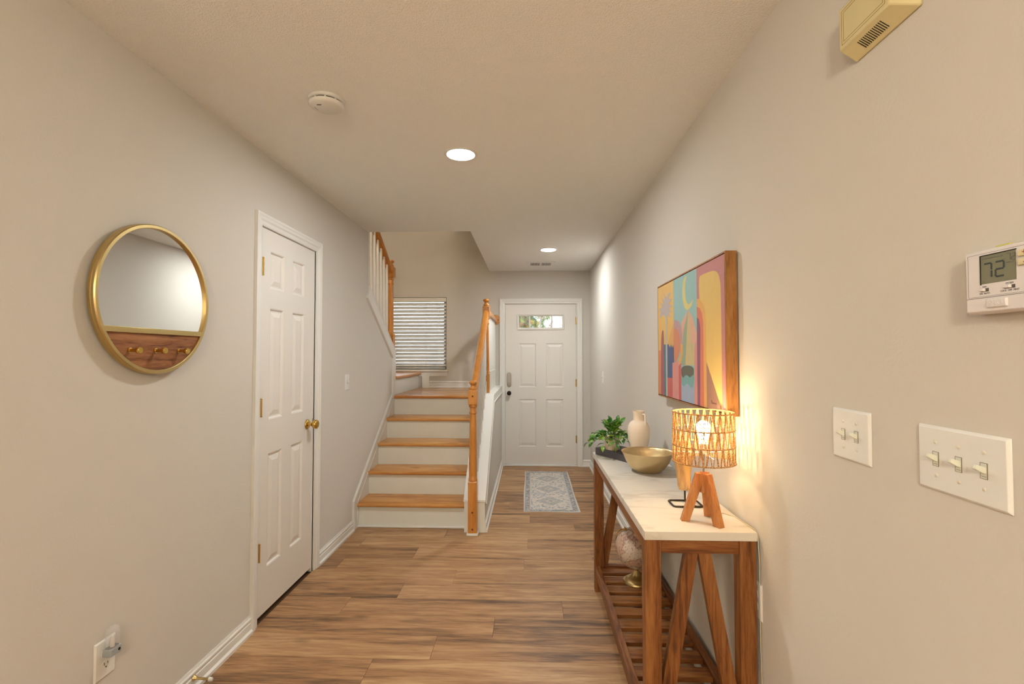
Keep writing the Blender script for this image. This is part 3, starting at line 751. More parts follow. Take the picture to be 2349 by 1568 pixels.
for i in range(rows):
    t = i / (rows - 1); hb = 0.034 + 0.068 * t
    ra_ = 0.0205 * (1 + 0.12 * math.sin(math.pi * t)) * (1 if t < 0.75 else math.sqrt(max(0.02, 1 - ((t - 0.75) / 0.26) ** 2)) * 0.75 + 0.25)
    rc_ = 0.0155 * (1 + 0.15 * math.sin(math.pi * t)) * (1 if t < 0.75 else math.sqrt(max(0.02, 1 - ((t - 0.75) / 0.26) ** 2)) * 0.75 + 0.25)
    for k in range(seg):
        a = 2 * math.pi * k / seg; vs_.append((0.006 + ra_ * math.cos(a), hb, 0.022 + rc_ * math.sin(a)))
fs = [(i * seg + k, i * seg + (k + 1) % seg, (i + 1) * seg + (k + 1) % seg, (i + 1) * seg + k) for i in range(rows - 1) for k in range(seg)]
fs.append(tuple((rows - 1) * seg + k for k in range(seg))); fs.append(tuple(range(seg)))
m.add(vs_, fs); m.build('shade', gp, nl, smooth=50)
MB(T).lathe([(0.006, 0), (0.006, 0.025), (0.004, 0.034), (0, 0.036)], (0.006, 0.034, 0.022), (0, 1, 0), 12).build('bulb', M['white'], nl, smooth=50)
# outlet behind the console
T = frame_right(1.662, 0.575); r_ = root('wall_outlet', T @ Vector((0, 0, 0)), 'white outlet on the wall behind the console table leg', 'outlet')
plate(r_, T, 0.072, 0.118); socket(r_, T, 0.0195); socket(r_, T, -0.0195); screw(r_, T, 0, 0)
# door stop on the baseboard
ds = root('door_stop', (XL + 0.013, 1.995, 0.052), 'small brass door stop with white rubber tip on the baseboard', 'door stop')
MB().lathe([(0.0125, 0), (0.012, 0.002), (0.007, 0.009), (0.0048, 0.016), (0.0048, 0.064)], (XL + 0.012, 1.995, 0.052), (1, 0.0, -0.06), 18).build('rod', M['brassm'], ds, smooth=40)
MB().lathe([(0.0062, 0.062), (0.0085, 0.064), (0.0085, 0.073), (0.006, 0.079), (0, 0.080)], (XL + 0.012, 1.995, 0.052), (1, 0.0, -0.06), 18).build('rubber_tip', M['white'], ds, smooth=40)

# ================================================================== thermostat
T = frame_right(0.760, 1.495); th = root('thermostat', T @ Vector((0, 0, 0)), 'white wall thermostat showing 72 above the three-switch plate', 'thermostat')
M['thw'] = plain('thermostat_white', (236, 230, 230), 0.45)
M['ink'] = plain('printed_ink', (96, 88, 88), 0.6)
M['lcd'] = plain('lcd_grey', (132, 132, 108), 0.25)
M['seg'] = plain('lcd_segment', (58, 66, 66), 0.3)
M['segl'] = plain('lcd_segment_pale', (104, 106, 92), 0.3)
D = 0.028
MB(T).frustum((-0.075, -0.052, 0), (0.075, 0.050, D), 0.003, 0.006).build('body', M['thw'], th, bevel=0.0012)
MB(T).box((-0.0715, -0.0278, D - 0.004), (0.0715, -0.0271, D + 0.0002)).build('seam', M['ink'], th)
q = MB(T)
for a0, a1, b0, b1 in ((-0.068, 0.068, 0.0425, 0.0429), (-0.068, -0.0676, -0.0255, 0.0425), (-0.068, 0.068, -0.0256, -0.0252)): q.box((a0, b0, D - 0.0005), (a1, b1, D + 0.0002))
q.build('panel_line', M['ink'], th)
# screen with its digits
la, lb, lw, lh = -0.0165, 0.0165, 0.0565, 0.0445
lcd = MB(T).box((la - lw / 2, lb - lh / 2, D - 0.002), (la + lw / 2, lb + lh / 2, D + 0.0003)).build('screen', M['lcd'], th)
q = MB(T); e = 0.0011
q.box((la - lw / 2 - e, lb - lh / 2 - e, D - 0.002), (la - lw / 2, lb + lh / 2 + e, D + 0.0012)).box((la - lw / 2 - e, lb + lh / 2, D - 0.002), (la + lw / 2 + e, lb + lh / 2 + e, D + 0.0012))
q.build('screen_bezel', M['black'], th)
def digit(parent, d, a, b, w, h, t, mat):
    S = {'7': 'abc', '2': 'abged'}[d]; g = t * 0.25; z0, z1 = D + 0.0003, D + 0.0006
    seg = {'a': (-w / 2 + g, w / 2 - g, h / 2 - t / 2, h / 2 + t / 2), 'd': (-w / 2 + g, w / 2 - g, -h / 2 - t / 2, -h / 2 + t / 2), 'g': (-w / 2 + g, w / 2 - g, -t / 2, t / 2),
           'b': (w / 2 - t / 2, w / 2 + t / 2, g, h / 2 - g), 'c': (w / 2 - t / 2, w / 2 + t / 2, -h / 2 + g, -g), 'e': (-w / 2 - t / 2, -w / 2 + t / 2, -h / 2 + g, -g)}
    m = MB(T)
    for s in S: a0, a1, b0, b1 = seg[s]; m.box((a + a0, b + b0, z0), (a + a1, b + b1, z1))
    m.build('digit', mat, parent)
digit(lcd, '7', la - 0.0165, lb - 0.002, 0.0125, 0.0225, 0.0027, M['seg']); digit(lcd, '2', la + 0.0030, lb - 0.002, 0.0135, 0.0225, 0.0027, M['seg'])
digit(lcd, '7', la + 0.0175, lb + 0.0130, 0.005, 0.0100, 0.0013, M['segl']); digit(lcd, '2', la + 0.0245, lb + 0.0130, 0.005, 0.0100, 0.0013, M['segl'])
q = MB(T).box((la - 0.026, lb + 0.0165, D + 0.0003), (la + 0.008, lb + 0.0180, D + 0.0005)).box((la + 0.013, lb + 0.0045, D + 0.0003), (la + 0.026, lb + 0.0058, D + 0.0005)).box((la - 0.026, lb - 0.0195, D + 0.0003), (la - 0.021, lb - 0.0183, D + 0.0005)).box((la + 0.0095, lb + 0.0105, D + 0.0003), (la + 0.0112, lb + 0.0122, D + 0.0005))
q = q.build('screen_marks', M['segl'], lcd); q['kind'] = 'stuff'
M['btn'] = plain('cream_button', (232, 218, 176), 0.4); M['redink'] = plain('red_ink', (196, 56, 40), 0.5)
for b, s, mt in ((0.0315, '+', M['redink']), (0.0185, '-', M['ink'])):
    bo = MB(T).frustum((0.0170, b - 0.0050, D - 0.001), (0.041, b + 0.0050, D + 0.004), 0.001, 0.001).build('button', M['btn'], th, bevel=0.001)
    lettering('button_sign', s, 0.013, T @ Matrix.Translation((0.028, b, D + 0.0041)), mt, bo, 0.0002)
for a, b, w in ((-0.0395, -0.0152, 0.010), (0.001, -0.0150, 0.013)):
    MB(T).box((a - w / 2 - 0.001, b - 0.0026, D - 0.001), (a + w / 2 + 0.002, b + 0.0026, D + 0.0006)).build('slider_slot', M['ink'], th)
    MB(T).frustum((a - w / 2, b - 0.0022, D), (a + w / 2 - 0.003, b + 0.0026, D + 0.0045), 0.0007, 0.002).build('slider', M['thw'], th, bevel=0.0006)
for s, a, b, sz in (('FAN', -0.0395, -0.0102, 0.0036), ('ON  AUTO', -0.0395, -0.0208, 0.0036), ('SYSTEM', 0.001, -0.0098, 0.0036), ('COOL  OFF  HEAT', 0.001, -0.0206, 0.0036)):
    lettering('lettering', s, sz, T @ Matrix.Translation((a, b, D + 0.0002)), M['ink'], th, 0.0001)
bd = MB(T).frustum((-0.034, -0.0440, D - 0.001), (-0.002, -0.0310, D + 0.0035), 0.0008, 0.002).build('badge', M['thw'], th, bevel=0.0008)
lettering('badge_lettering', 'PRO', 0.0115, T @ Matrix.Translation((-0.018, -0.0375, D + 0.0035)), M['thw'], bd, 0.0006)
MB(T).box((-0.028, 0.0485, 0.004), (-0.006, 0.0525, 0.020)).build('sticky_tab', plain('yellow_tab', (214, 206, 96), 0.6), th)

# ================================================================== door chime high on the right wall
ch = root('door_chime', (XR, 1.03, 2.044), 'yellowed door chime box with vent slits high on the wall', 'door chime')
M['cream'] = plain('yellowed_plastic', (228, 214, 162), 0.5, vary=0.04, vscale=14)
M['gold'] = plain('gold_line', (168, 134, 50), 0.45)
xf = 0.706
m = MB()
bk = [(XR, 0.940, 2.044), (XR, 1.125, 2.045), (XR, 1.125, 2.186), (XR, 0.940, 2.186)]
md = [(0.744, 0.940, 2.044), (0.744, 1.125, 2.045), (0.744, 1.125, 2.186), (0.744, 0.940, 2.186)]
fr = [(xf, 0.970, 2.068), (xf, 1.122, 2.068), (xf, 1.122, 2.162), (xf, 0.970, 2.162)]
m.add(bk + md + fr, [(0, 1, 2, 3), (11, 10, 9, 8)] + [(q + k, q + (k + 1) % 4, q + 4 + (k + 1) % 4, q + 4 + k) for q in (0, 4) for k in range(4)])
m.build('housing', M['cream'], ch, bevel=0.003)
T = Matrix(((0, 0, -1, xf), (-1, 0, 0, 1.046), (0, 1, 0, 2.115), (0, 0, 0, 1)))
q = MB(T)
for a, b in ((0.067, 0.039), (0.061, 0.033)):
    t = 0.0008
    q.box((-a, -b, 0), (a, -b + t, 0.0004)).box((-a, b - t, 0), (a, b, 0.0004)).box((-a, -b, 0), (-a + t, b, 0.0004)).box((a - t, -b, 0), (a, b, 0.0004))
q = q.build('border_lines', M['gold'], ch); q['kind'] = 'stuff'
for k in range(13):
    y = 1.0085 + k * 0.00565
    s0, s1 = 0.28, 0.78
    P0 = (xf + 0.038 * s0, 2.068 - 0.024 * s0); P1 = (xf + 0.038 * s1, 2.068 - 0.024 * s1)
    MB().prism([(P0[0], P0[1] - 0.0005), (P1[0], P1[1] - 0.0005), (P1[0], P1[1] + 0.001), (P0[0], P0[1] + 0.001)], y, y + 0.0018, lambda u, v, d: (u, d, v)).build('vent_slit', M['black'], ch)

# ================================================================== framed picture
Y0, Y1, Z0, Z1 = 1.776, 2.709, 1.158, 1.754
pc = root('framed_picture', (XR, (Y0 + Y1) / 2, Z0), 'framed abstract print of arches, palm and sailboat above the console', 'picture')
T = Matrix(((0, 0, -1, 0.702), (-1, 0, 0, 2.70), (0, 1, 0, 1.168), (0, 0, 0, 1)))
M['frame'] = wood('frame_wood', (104, 62, 28), (158, 106, 54), (186, 134, 74), 'Z', 7, 4.5, 0.45, 0.03, 0.4, 0.03, knots=False)
fr = MB().sweep([(XR, Y1, Z0), (XR, Y1, Z1), (XR, Y0, Z1), (XR, Y0, Z0)], (-1, 0, 0), [(0, 0.006), (0, 0.047), (-0.006, 0.047), (-0.006, 0.006)], closed=True)
fr.build('frame', M['frame'], pc, bevel=0.0006)
MB().box((0.709, Y0 + 0.004, Z0 + 0.004), (0.743, Y1 - 0.004, Z1 - 0.004)).build('backing', M['black'], pc)
MB().box((0.7022, 1.785, 1.168), (0.712, 2.70, 1.744)).build('canvas', plain('canvas_edge', (196, 150, 140), 0.7), pc)
ARTCOL = {'yel': (233, 186, 104), 'sky': (150, 190, 188), 'rose': (196, 128, 128), 'gold': (230, 192, 106), 'brown': (164, 118, 98), 'orange': (230, 170, 92), 'coral': (218, 118, 92),
          'plum': (142, 84, 106), 'moon': (224, 206, 124), 'peach': (222, 168, 146), 'sand': (206, 184, 130), 'sage': (152, 168, 138), 'pink': (222, 146, 138), 'mauve': (190, 150, 152),
          'terra': (216, 136, 98), 'red': (204, 96, 92), 'hull': (98, 98, 84), 'teal': (120, 172, 170), 'pale': (164, 178, 206), 'tan': (226, 168, 96), 'navy': (76, 90, 132), 'trunk': (186, 190, 178),
          'slate': (74, 122, 130), 'wine': (168, 88, 100), 'terra2': (226, 142, 88), 'frond': (190, 178, 176)}
ART = [
    ('yel', [(0,0.576),(0.286,0.576),(0.286,0.0),(0,0.0)]),
    ('sky', [(0.286,0.576),(0.62,0.576),(0.621,0.0),(0.286,0.0)]),
    ('rose', [(0.62,0.576),(0.915,0.576),(0.915,0.0),(0.621,0.0)]),
    ('gold', [(0.651,0.436),(0.65,0.531),(0.676,0.538),(0.779,0.536),(0.829,0.53),(0.859,0.514),(0.877,0.483),(0.882,0.442),(0.883,0.0),(0.683,0.0),(0.683,0.415)]),
    ('brown', [(0.723,0.188),(0.878,0.01),(0.878,0.0),(0.723,0.0)]),
    ('orange', [(0.62,0.446),(0.651,0.443),(0.696,0.418),(0.718,0.389),(0.726,0.341),(0.727,0.0),(0.621,0.0)]),
    ('coral', [(0.62,0.414),(0.657,0.404),(0.683,0.379),(0.695,0.343),(0.696,0.0),(0.621,0.0)]),
    ('plum', [(0.62,0.368),(0.645,0.36),(0.657,0.336),(0.661,0.314),(0.651,0.0),(0.618,0.0)]),
    ('moon', [(0.496,0.567),(0.449,0.562),(0.426,0.516),(0.431,0.461),(0.466,0.417),(0.504,0.409),(0.555,0.423),(0.584,0.455),(0.54,0.436),(0.503,0.433),(0.473,0.466),(0.466,0.521),(0.481,0.553)]),
    ('peach', [(0.511,0.411),(0.41,0.362),(0.426,0.261),(0.584,0.257),(0.618,0.266),(0.617,0.302),(0.569,0.37)]),
    ('sand', [(0.511,0.408),(0.526,0.383),(0.565,0.166),(0.461,0.164)]),
    ('sage', [(0.507,0.409),(0.442,0.325),(0.426,0.261),(0.403,0.163),(0.461,0.164)]),
    ('sand', [(0.555,0.258),(0.588,0.257),(0.58,0.166),(0.563,0.166)]),
    ('pink', [(0.62,0.275),(0.605,0.266),(0.593,0.248),(0.587,0.215),(0.579,0.0),(0.618,0.0)]),
    ('mauve', [(0.286,0.381),(0.334,0.38),(0.394,0.358),(0.423,0.316),(0.426,0.261),(0.385,0.211),(0.285,0.211)]),
    ('orange', [(0.399,0.262),(0.426,0.261),(0.426,0.216),(0.394,0.17),(0.363,0.159),(0.363,0.185),(0.393,0.211)]),
    ('terra', [(0.289,0.343),(0.333,0.34),(0.376,0.313),(0.394,0.262),(0.368,0.201),(0.316,0.174),(0.289,0.173)]),
    ('pink', [(0.262,0.172),(0.316,0.174),(0.363,0.185),(0.363,0.0),(0.262,0.0)]),
    ('red', [(0.363,0.159),(0.401,0.175),(0.402,0.0),(0.363,0.0)]),
    ('hull', [(0.402,0.161),(0.577,0.165),(0.576,0.122),(0.555,0.123),(0.526,0.109),(0.489,0.121),(0.458,0.119),(0.434,0.104),(0.401,0.115)]),
    ('teal', [(0.401,0.115),(0.434,0.104),(0.458,0.119),(0.489,0.121),(0.526,0.109),(0.555,0.123),(0.576,0.122),(0.576,0.089),(0.541,0.063),(0.503,0.08),(0.473,0.081),(0.434,0.063),(0.401,0.079)]),
    ('pale', [(0.401,0.079),(0.434,0.063),(0.473,0.081),(0.503,0.08),(0.541,0.063),(0.576,0.089),(0.577,0.0),(0.402,0.0)]),
    ('tan', [(0.18,0.264),(0.285,0.371),(0.286,0.261)]),
    ('navy', [(0.176,0.264),(0.199,0.265),(0.214,0.248),(0.23,0.263),(0.241,0.245),(0.258,0.264),(0.271,0.245),(0.29,0.264),(0.289,0.174),(0.262,0.172),(0.262,0.098),(0.175,0.095)]),
    ('red', [(0.175,0.095),(0.262,0.098),(0.262,0.0),(0.175,0.0)]),
    ('trunk', [(0.147,0.419),(0.175,0.417),(0.175,0.0),(0.147,0.0)]),
    ('slate', [(0.11,0.265),(0.147,0.265),(0.147,0.0),(0.11,0.0)]),
    ('wine', [(0.05,0.0),(0.056,0.27),(0.072,0.333),(0.093,0.344),(0.107,0.337),(0.11,0.265),(0.11,0.0)]),
    ('terra2', [(0,0.236),(0.05,0.235),(0.05,0.0),(0,0.0)]),
    ('frond', [(0.155,0.399),(0.104,0.423),(0.032,0.408),(0.056,0.438),(0.024,0.459),(0.083,0.462),(0.046,0.492),(0.118,0.473),(0.061,0.528),(0.139,0.488),(0.11,0.542),(0.165,0.499),(0.186,0.521),(0.253,0.524),(0.199,0.495),(0.262,0.49),(0.205,0.469),(0.267,0.452),(0.211,0.446),(0.267,0.417),(0.199,0.429),(0.249,0.395),(0.185,0.413)]),
]
ink = {k: plain('print_' + k, tuple(0.88 * c + 0.12 * 168 for c in v), 0.65, vary=0.05, vscale=30, bump=0.06, bscale=700) for k, v in ARTCOL.items()}  # grey mixed in: reflection haze over the picture put into its colours
names = list(ink)
def round_off(poly):
    for _ in range(2):
        out = []
        for (a, b), (c, d) in zip(poly, poly[1:] + poly[:1]):
            flat = lambda v: v < 0.001 or v > 0.575
            out.append((a, b) if flat(b) else (a * 0.75 + c * 0.25, b * 0.75 + d * 0.25))
            if not (flat(b) and flat(d)): out.append((c, d) if flat(d) else (a * 0.25 + c * 0.75, b * 0.25 + d * 0.75))
        poly = out
    return poly
q = MB(T)
for i, (c_, poly) in enumerate(ART):
    if c_ in ('moon', 'gold', 'mauve', 'terra', 'wine', 'teal', 'hull'): poly = round_off(poly)
    d = 0.0001 + 0.000025 * i
    q.cur = names.index(c_); q.add([(u, v, d) for u, v in poly], [list(range(len(poly)))])
q.build('printed_shapes', [ink[k] for k in names], pc)
sg = MB(T)
sg.tube([(0.775 + 0.006 * k, 0.022 + (0.010 if k % 2 else 0.0) * (1.4 if k == 1 else 0.7), 0.0010) for k in range(10)], 0.00045, 4)
sg.build('signature', M['iron'], pc)

# ================================================================== console table
CX0, CX1, CY0, CY1, CZ = 0.374, 0.738, 1.632, 2.952, 0.800
ct = root('console_table', ((CX0 + CX1) / 2, (CY0 + CY1) / 2, 0), 'brown wood console table with pale stone-look top and slatted shelf', 'console table')
mm_, n, l, p = new_mat('marble_laminate')
tc = n.new('ShaderNodeTexCoord'); mp = n.new('ShaderNodeMapping'); mp.inputs['Rotation'].default_value = (0, 0, R(28)); mp.inputs['Scale'].default_value = (1.2, 5, 3)
no = n.new('ShaderNodeTexNoise'); no.inputs['Scale'].default_value = 3.2; no.inputs['Detail'].default_value = 7; no.inputs['Distortion'].default_value = 1.2
cr = n.new('ShaderNodeValToRGB'); e = cr.color_ramp.elements
e[0].position = 0.30; e[0].color = lin((206, 194, 178)); e[1].position = 0.46; e[1].color = lin((234, 226, 214))
l.new(tc.outputs['Object'], mp.inputs['Vector']); l.new(mp.outputs[0], no.inputs['Vector']); l.new(no.outputs['Fac'], cr.inputs[0]); l.new(cr.outputs[0], p.inputs['Base Color'])
p.inputs['Roughness'].default_value = 0.32
MB().box((CX0, CY0, CZ - 0.028), (CX1, CY1, CZ)).build('table_top', mm_, ct, bevel=0.0012)
LW = 0.052; zl = CZ - 0.0285
lx = (CX0 + 0.003, CX1 - 0.003 - LW); ly = (CY0 + 0.004, CY1 - 0.004 - LW)
for x in lx:
    for y in ly: MB().box((x, y, 0), (x + LW, y + LW, zl)).build('leg', M['conZ'], ct, bevel=0.0015)
xi0, xi1, yi0, yi1 = lx[0] + LW, lx[1], ly[0] + LW, ly[1]
for y in (CY0 + 0.012, CY1 - 0.040): MB().box((xi0, y, zl - 0.046), (xi1, y + 0.028, zl)).build('apron', M['conX'], ct, bevel=0.001)
for x in (CX0 + 0.007, CX1 - 0.031): MB().box((x, yi0, zl - 0.046), (x + 0.024, yi1, zl)).build('apron', M['conY'], ct, bevel=0.001)
# lower rails, slats and end stretchers
RZ0, RZ1 = 0.098, 0.150
for x in (CX0 + 0.006, CX1 - 0.034): MB().box((x, yi0, RZ0), (x + 0.028, yi1, RZ1)).build('shelf_rail', M['conY'], ct, bevel=0.0015)
for y in (ly[0] + 0.012, ly[1] + 0.012): MB().box((xi0, y, RZ0), (xi1, y + 0.028, RZ1)).build('end_stretcher', M['conX'], ct, bevel=0.0015)
for k in range(11):
    y = 2.908 - 0.066 - 0.1125 * k
    if y < yi0: break
    MB().box((CX0 + 0.034, y, 0.117), (CX1 - 0.034, y + 0.066, 0.136)).build('slat', M['conX'], ct, bevel=0.0015)
# A-shaped end braces
xm = (CX0 + CX1) / 2 - 0.003
for y in (CY0 + 0.016, CY1 - 0.044):
    for s in (-1, 1):
        t0, t1 = xm, xm + s * 0.042; b0, b1 = xm + s * 0.100, xm + s * 0.148
        MB().prism([(t0, zl - 0.046), (t1, zl - 0.046), (b1, RZ1), (b0, RZ1)], y, y + 0.028, lambda u, v, d: (u, d, v)).build('brace', M['conZ'], ct, bevel=0.0012)

# ================================================================== table lamp
lx_, ly_ = 0.606, 1.742
la_ = root('table_lamp', (lx_, ly_, CZ), 'lit table lamp with woven rope shade and wooden tripod legs', 'lamp')
M['cherry'] = wood('lamp_cherry_wood', (164, 98, 50), (194, 128, 74), (212, 150, 94), 'Z', 8, 4.0, 0.4, 0.08, 0.4, 0.02, knots=False)
for ang in (176, 295, 58):
    a = R(ang); dr = Vector((math.cos(a), math.sin(a), 0)); sd_ = Vector((-dr.y, dr.x, 0))
    top = Vector((lx_, ly_, CZ + 0.166)) + dr * 0.012; bot = Vector((lx_, ly_, CZ)) + dr * 0.066
    m = MB(); vs_ = []
    for p_, w_, tk in ((bot, 0.0125, 0.0135), (top, 0.0125, 0.0150)):
        for s1, s2 in ((-1, -1), (1, -1), (1, 1), (-1, 1)): vs_.append(p_ + sd_ * (w_ * s1) + dr * (tk * s2))
    m.add(vs_, [(3, 2, 1, 0), (4, 5, 6, 7), (0, 1, 5, 4), (1, 2, 6, 5), (2, 3, 7, 6), (3, 0, 4, 7)])
    m.build('leg', M['cherry'], la_, bevel=0.001)
MB().lathe([(0.014, 0.10), (0.014, 0.166), (0.012, 0.170), (0.0, 0.170)], (lx_, ly_, CZ), (0, 0, 1), 12).build('hub', M['cherry'], la_, smooth=40)
MB().lathe([(0.0042, 0.165), (0.0042, 0.235)], (lx_, ly_, CZ), (0, 0, 1), 12).build('stem', M['nickel'], la_, smooth=40)
MB().lathe([(0.012, 0.232), (0.0165, 0.236), (0.0165, 0.268), (0.0145, 0.270), (0.0, 0.270)], (lx_, ly_, CZ), (0, 0, 1), 20).build('socket', M['white'], la_, smooth=40)
MB().lathe([(0.0125, 0.268), (0.0130, 0.280), (0.017, 0.293), (0.0225, 0.305), (0.0245, 0.320), (0.0225, 0.334), (0.015, 0.344), (0.006, 0.348), (0, 0.3485)], (lx_, ly_, CZ), (0, 0, 1), 12).build('bulb', emis('warm_bulb', *BULB), la_, smooth=60)
rp, n, l, p = new_mat('natural_rope')
tc = n.new('ShaderNodeTexCoord'); no = n.new('ShaderNodeTexNoise'); no.inputs['Scale'].default_value = 260; no.inputs['Detail'].default_value = 2
cr = n.new('ShaderNodeValToRGB'); e = cr.color_ramp.elements; e[0].position = 0.35; e[0].color = lin((170, 124, 74)); e[1].position = 0.7; e[1].color = lin((238, 206, 152))
l.new(tc.outputs['Object'], no.inputs['Vector']); l.new(no.outputs['Fac'], cr.inputs[0]); l.new(cr.outputs[0], p.inputs['Base Color']); p.inputs['Roughness'].default_value = 0.9
bp = n.new('ShaderNodeBump'); bp.inputs['Strength'].default_value = 0.6; bp.inputs['Distance'].default_value = 0.001; l.new(no.outputs['Fac'], bp.inputs['Height']); l.new(bp.outputs['Normal'], p.inputs['Normal'])
tr = n.new('ShaderNodeBsdfTranslucent'); l.new(cr.outputs[0], tr.inputs['Color'])
mx = n.new('ShaderNodeMixShader'); mx.inputs[0].default_value = 0.38; l.new(p.outputs[0], mx.inputs[1]); l.new(tr.outputs[0], mx.inputs[2]); l.new(mx.outputs[0], n['Material Output'].inputs[0])
sh = root('lamp_shade', (0, 0, 0.198)); sh.parent = la_
SR0, SR1, SZ0, SZ1 = 0.1035, 0.1015, CZ + 0.207, CZ + 0.378
def ring(rad, z, r, name='rope_ring', mat=rp, seg=64):
    MB().tube([(lx_ + rad * math.cos(2 * math.pi * k / seg), ly_ + rad * math.sin(2 * math.pi * k / seg), z) for k in range(seg)], r, 6, closed=True).build(name, mat, sh, smooth=60)
levels = [SZ0, SZ0 + 0.057, SZ0 + 0.113, SZ1]
for i, z in enumerate(levels): ring(SR0 + (SR1 - SR0) * i / 3, z, 0.0026)
NV = 27
rr_ = random.Random(3)
for tier in range(3):
    z0_, z1_ = levels[tier], levels[tier + 1]
    for k in range(NV):
        ph = 2 * math.pi * (k + 0.33 * tier) / NV; dw = 2 * math.pi / NV
        for s in (-1, 1):
            for j in (0, 1):
                a0 = ph + s * dw * 0.10 + j * s * 0.036 + rr_.uniform(-0.01, 0.01); a1 = ph + s * dw * 0.40 + j * s * 0.036 + rr_.uniform(-0.012, 0.012)
                if tier == 1: pass
                ra_, rb_ = SR0 - 0.0006 + (SR1 - SR0) * tier / 3 - 0.0006 * j, SR0 - 0.0006 + (SR1 - SR0) * (tier + 1) / 3 - 0.0006 * j
                if j == 1 and (2 * k + tier) % 5 == 0: continue
                MB().tube([(lx_ + ra_ * math.cos(a0), ly_ + ra_ * math.sin(a0), z0_), (lx_ + rb_ * math.cos(a1), ly_ + rb_ * math.sin(a1), z1_)], 0.0017, 5).build('rope_strand', rp, sh, smooth=60)
for k in range(3):
    a = R(30 + 120 * k)
    MB().tube([(lx_ + 0.016 * math.cos(a), ly_ + 0.016 * math.sin(a), CZ + 0.236), (lx_ + SR0 * math.cos(a), ly_ + SR0 * math.sin(a), CZ + 0.232)], 0.0014, 6).build('shade_spoke', M['white'], sh)
# cord over the back edge of the table, down the wall to the outlet
cdm, n, l, p = new_mat('clear_gold_cord'); p.inputs['Base Color'].default_value = lin((220, 206, 172)); p.inputs['Roughness'].default_value = 0.25
cd = MB().tube([(lx_ + 0.03, ly_ + 0.03, CZ + 0.003), (0.70, 1.82, CZ + 0.003), (0.728, 1.78, CZ + 0.003), (0.735, 1.70, CZ + 0.003), (0.7385, 1.655, CZ + 0.003), (0.7425, 1.64, CZ - 0.01), (0.7435, 1.632, 0.70), (0.7425, 1.63, 0.45), (0.7425, 1.622, 0.30), (0.738, 1.614, 0.10), (0.728, 1.612, 0.03), (0.715, 1.645, 0.026), (0.722, 1.66, 0.10), (0.734, 1.662, 0.40), (0.731, 1.662, 0.535), (0.738, 1.662, 0.5545)], 0.0015, 6)
cd.build('power_cord', cdm, la_, smooth=60)

# ================================================================== driftwood sculpture on its wire stand
sx, sy = 0.600, 1.935
sc_ = root('wood_sculpture', (sx, sy, CZ), 'pale fossil-wood sculpture on a dark wire stand behind the lamp', 'sculpture')
pm, n, l, p = new_mat('petrified_wood')
tc = n.new('ShaderNodeTexCoord'); mp = n.new('ShaderNodeMapping'); mp.inputs['Scale'].default_value = (16, 16, 5)
no = n.new('ShaderNodeTexNoise'); no.inputs['Scale'].default_value = 1.6; no.inputs['Detail'].default_value = 7; no.inputs['Distortion'].default_value = 1.0
cr = n.new('ShaderNodeValToRGB'); e = cr.color_ramp.elements
e[0].position = 0.30; e[0].color = lin((150, 104, 62)); e[1].position = 0.72; e[1].color = lin((232, 206, 156)); k_ = e.new(0.45); k_.color = lin((196, 160, 112)); k_ = e.new(0.55); k_.color = lin((214, 164, 88))
l.new(tc.outputs['Object'], mp.inputs['Vector']); l.new(mp.outputs[0], no.inputs['Vector']); l.new(no.outputs['Fac'], cr.inputs[0]); l.new(cr.outputs[0], p.inputs['Base Color'])
bp = n.new('ShaderNodeBump'); bp.inputs['Strength'].default_value = 0.8; bp.inputs['Distance'].default_value = 0.004; l.new(no.outputs['Fac'], bp.inputs['Height']); l.new(bp.outputs['Normal'], p.inputs['Normal'])
p.inputs['Roughness'].default_value = 0.55
m = MB(); vs_ = []; rows = 16; seg = 20; rs2 = random.Random(5); ph = [rs2.uniform(0, 6.28) for _ in range(6)]
for i in range(rows):
    t = i / (rows - 1); z = CZ + 0.056 + 0.190 * t
    R0 = 0.0255 + 0.010 * min(1, t * 1.6) + 0.002 * math.sin(5 * t + ph[0])
    if i == 0: R0 *= 0.82
    if i == rows - 1: R0 *= 0.6
    for k in range(seg):
        a = 2 * math.pi * k / seg
        r = R0 * (1 + 0.07 * math.sin(2 * a + ph[1] + t) + 0.05 * math.sin(3 * a + ph[2] - 2 * t) + 0.03 * math.sin(7 * a + 6 * t + ph[3]))
        vs_.append((sx - 0.002 - 0.004 * t + r * math.cos(a), sy + r * 0.8 * math.sin(a), z + 0.006 * math.sin(a + ph[4]) * (t if i == rows - 1 else 0)))
fs = [(i * seg + k, i * seg + (k + 1) % seg, (i + 1) * seg + (k + 1) % seg, (i + 1) * seg + k) for i in range(rows - 1) for k in range(seg)]
fs += [tuple(range(seg)), tuple((rows - 1) * seg + k for k in range(seg))]
m.add(vs_, fs); m.build('wood_block', pm, sc_, smooth=60)
def rrect(x0, x1, y0, y1, r, z, n_=5):
    P = []
    for cx_, cy_, a0 in ((x1 - r, y1 - r, 0), (x0 + r, y1 - r, 90), (x0 + r, y0 + r, 180), (x1 - r, y0 + r, 270)):
        for k in range(n_ + 1): a = R(a0 + 90 * k / n_); P.append((cx_ + r * math.cos(a), cy_ + r * math.sin(a), z))
    return P
MB().tube(rrect(0.545, 0.655, 1.890, 1.972, 0.012, CZ + 0.0038), 0.0036, 8, closed=True).build('wire_base', M['iron'], sc_, smooth=60)
MB().tube([(0.630, 1.893, CZ + 0.0038), (0.612, 1.915, CZ + 0.0045), (0.602, 1.930, CZ + 0.010), (0.600, 1.935, CZ + 0.022), (0.600, 1.935, CZ + 0.062)], 0.0034, 8).build('wire_stem', M['iron'], sc_, smooth=60)

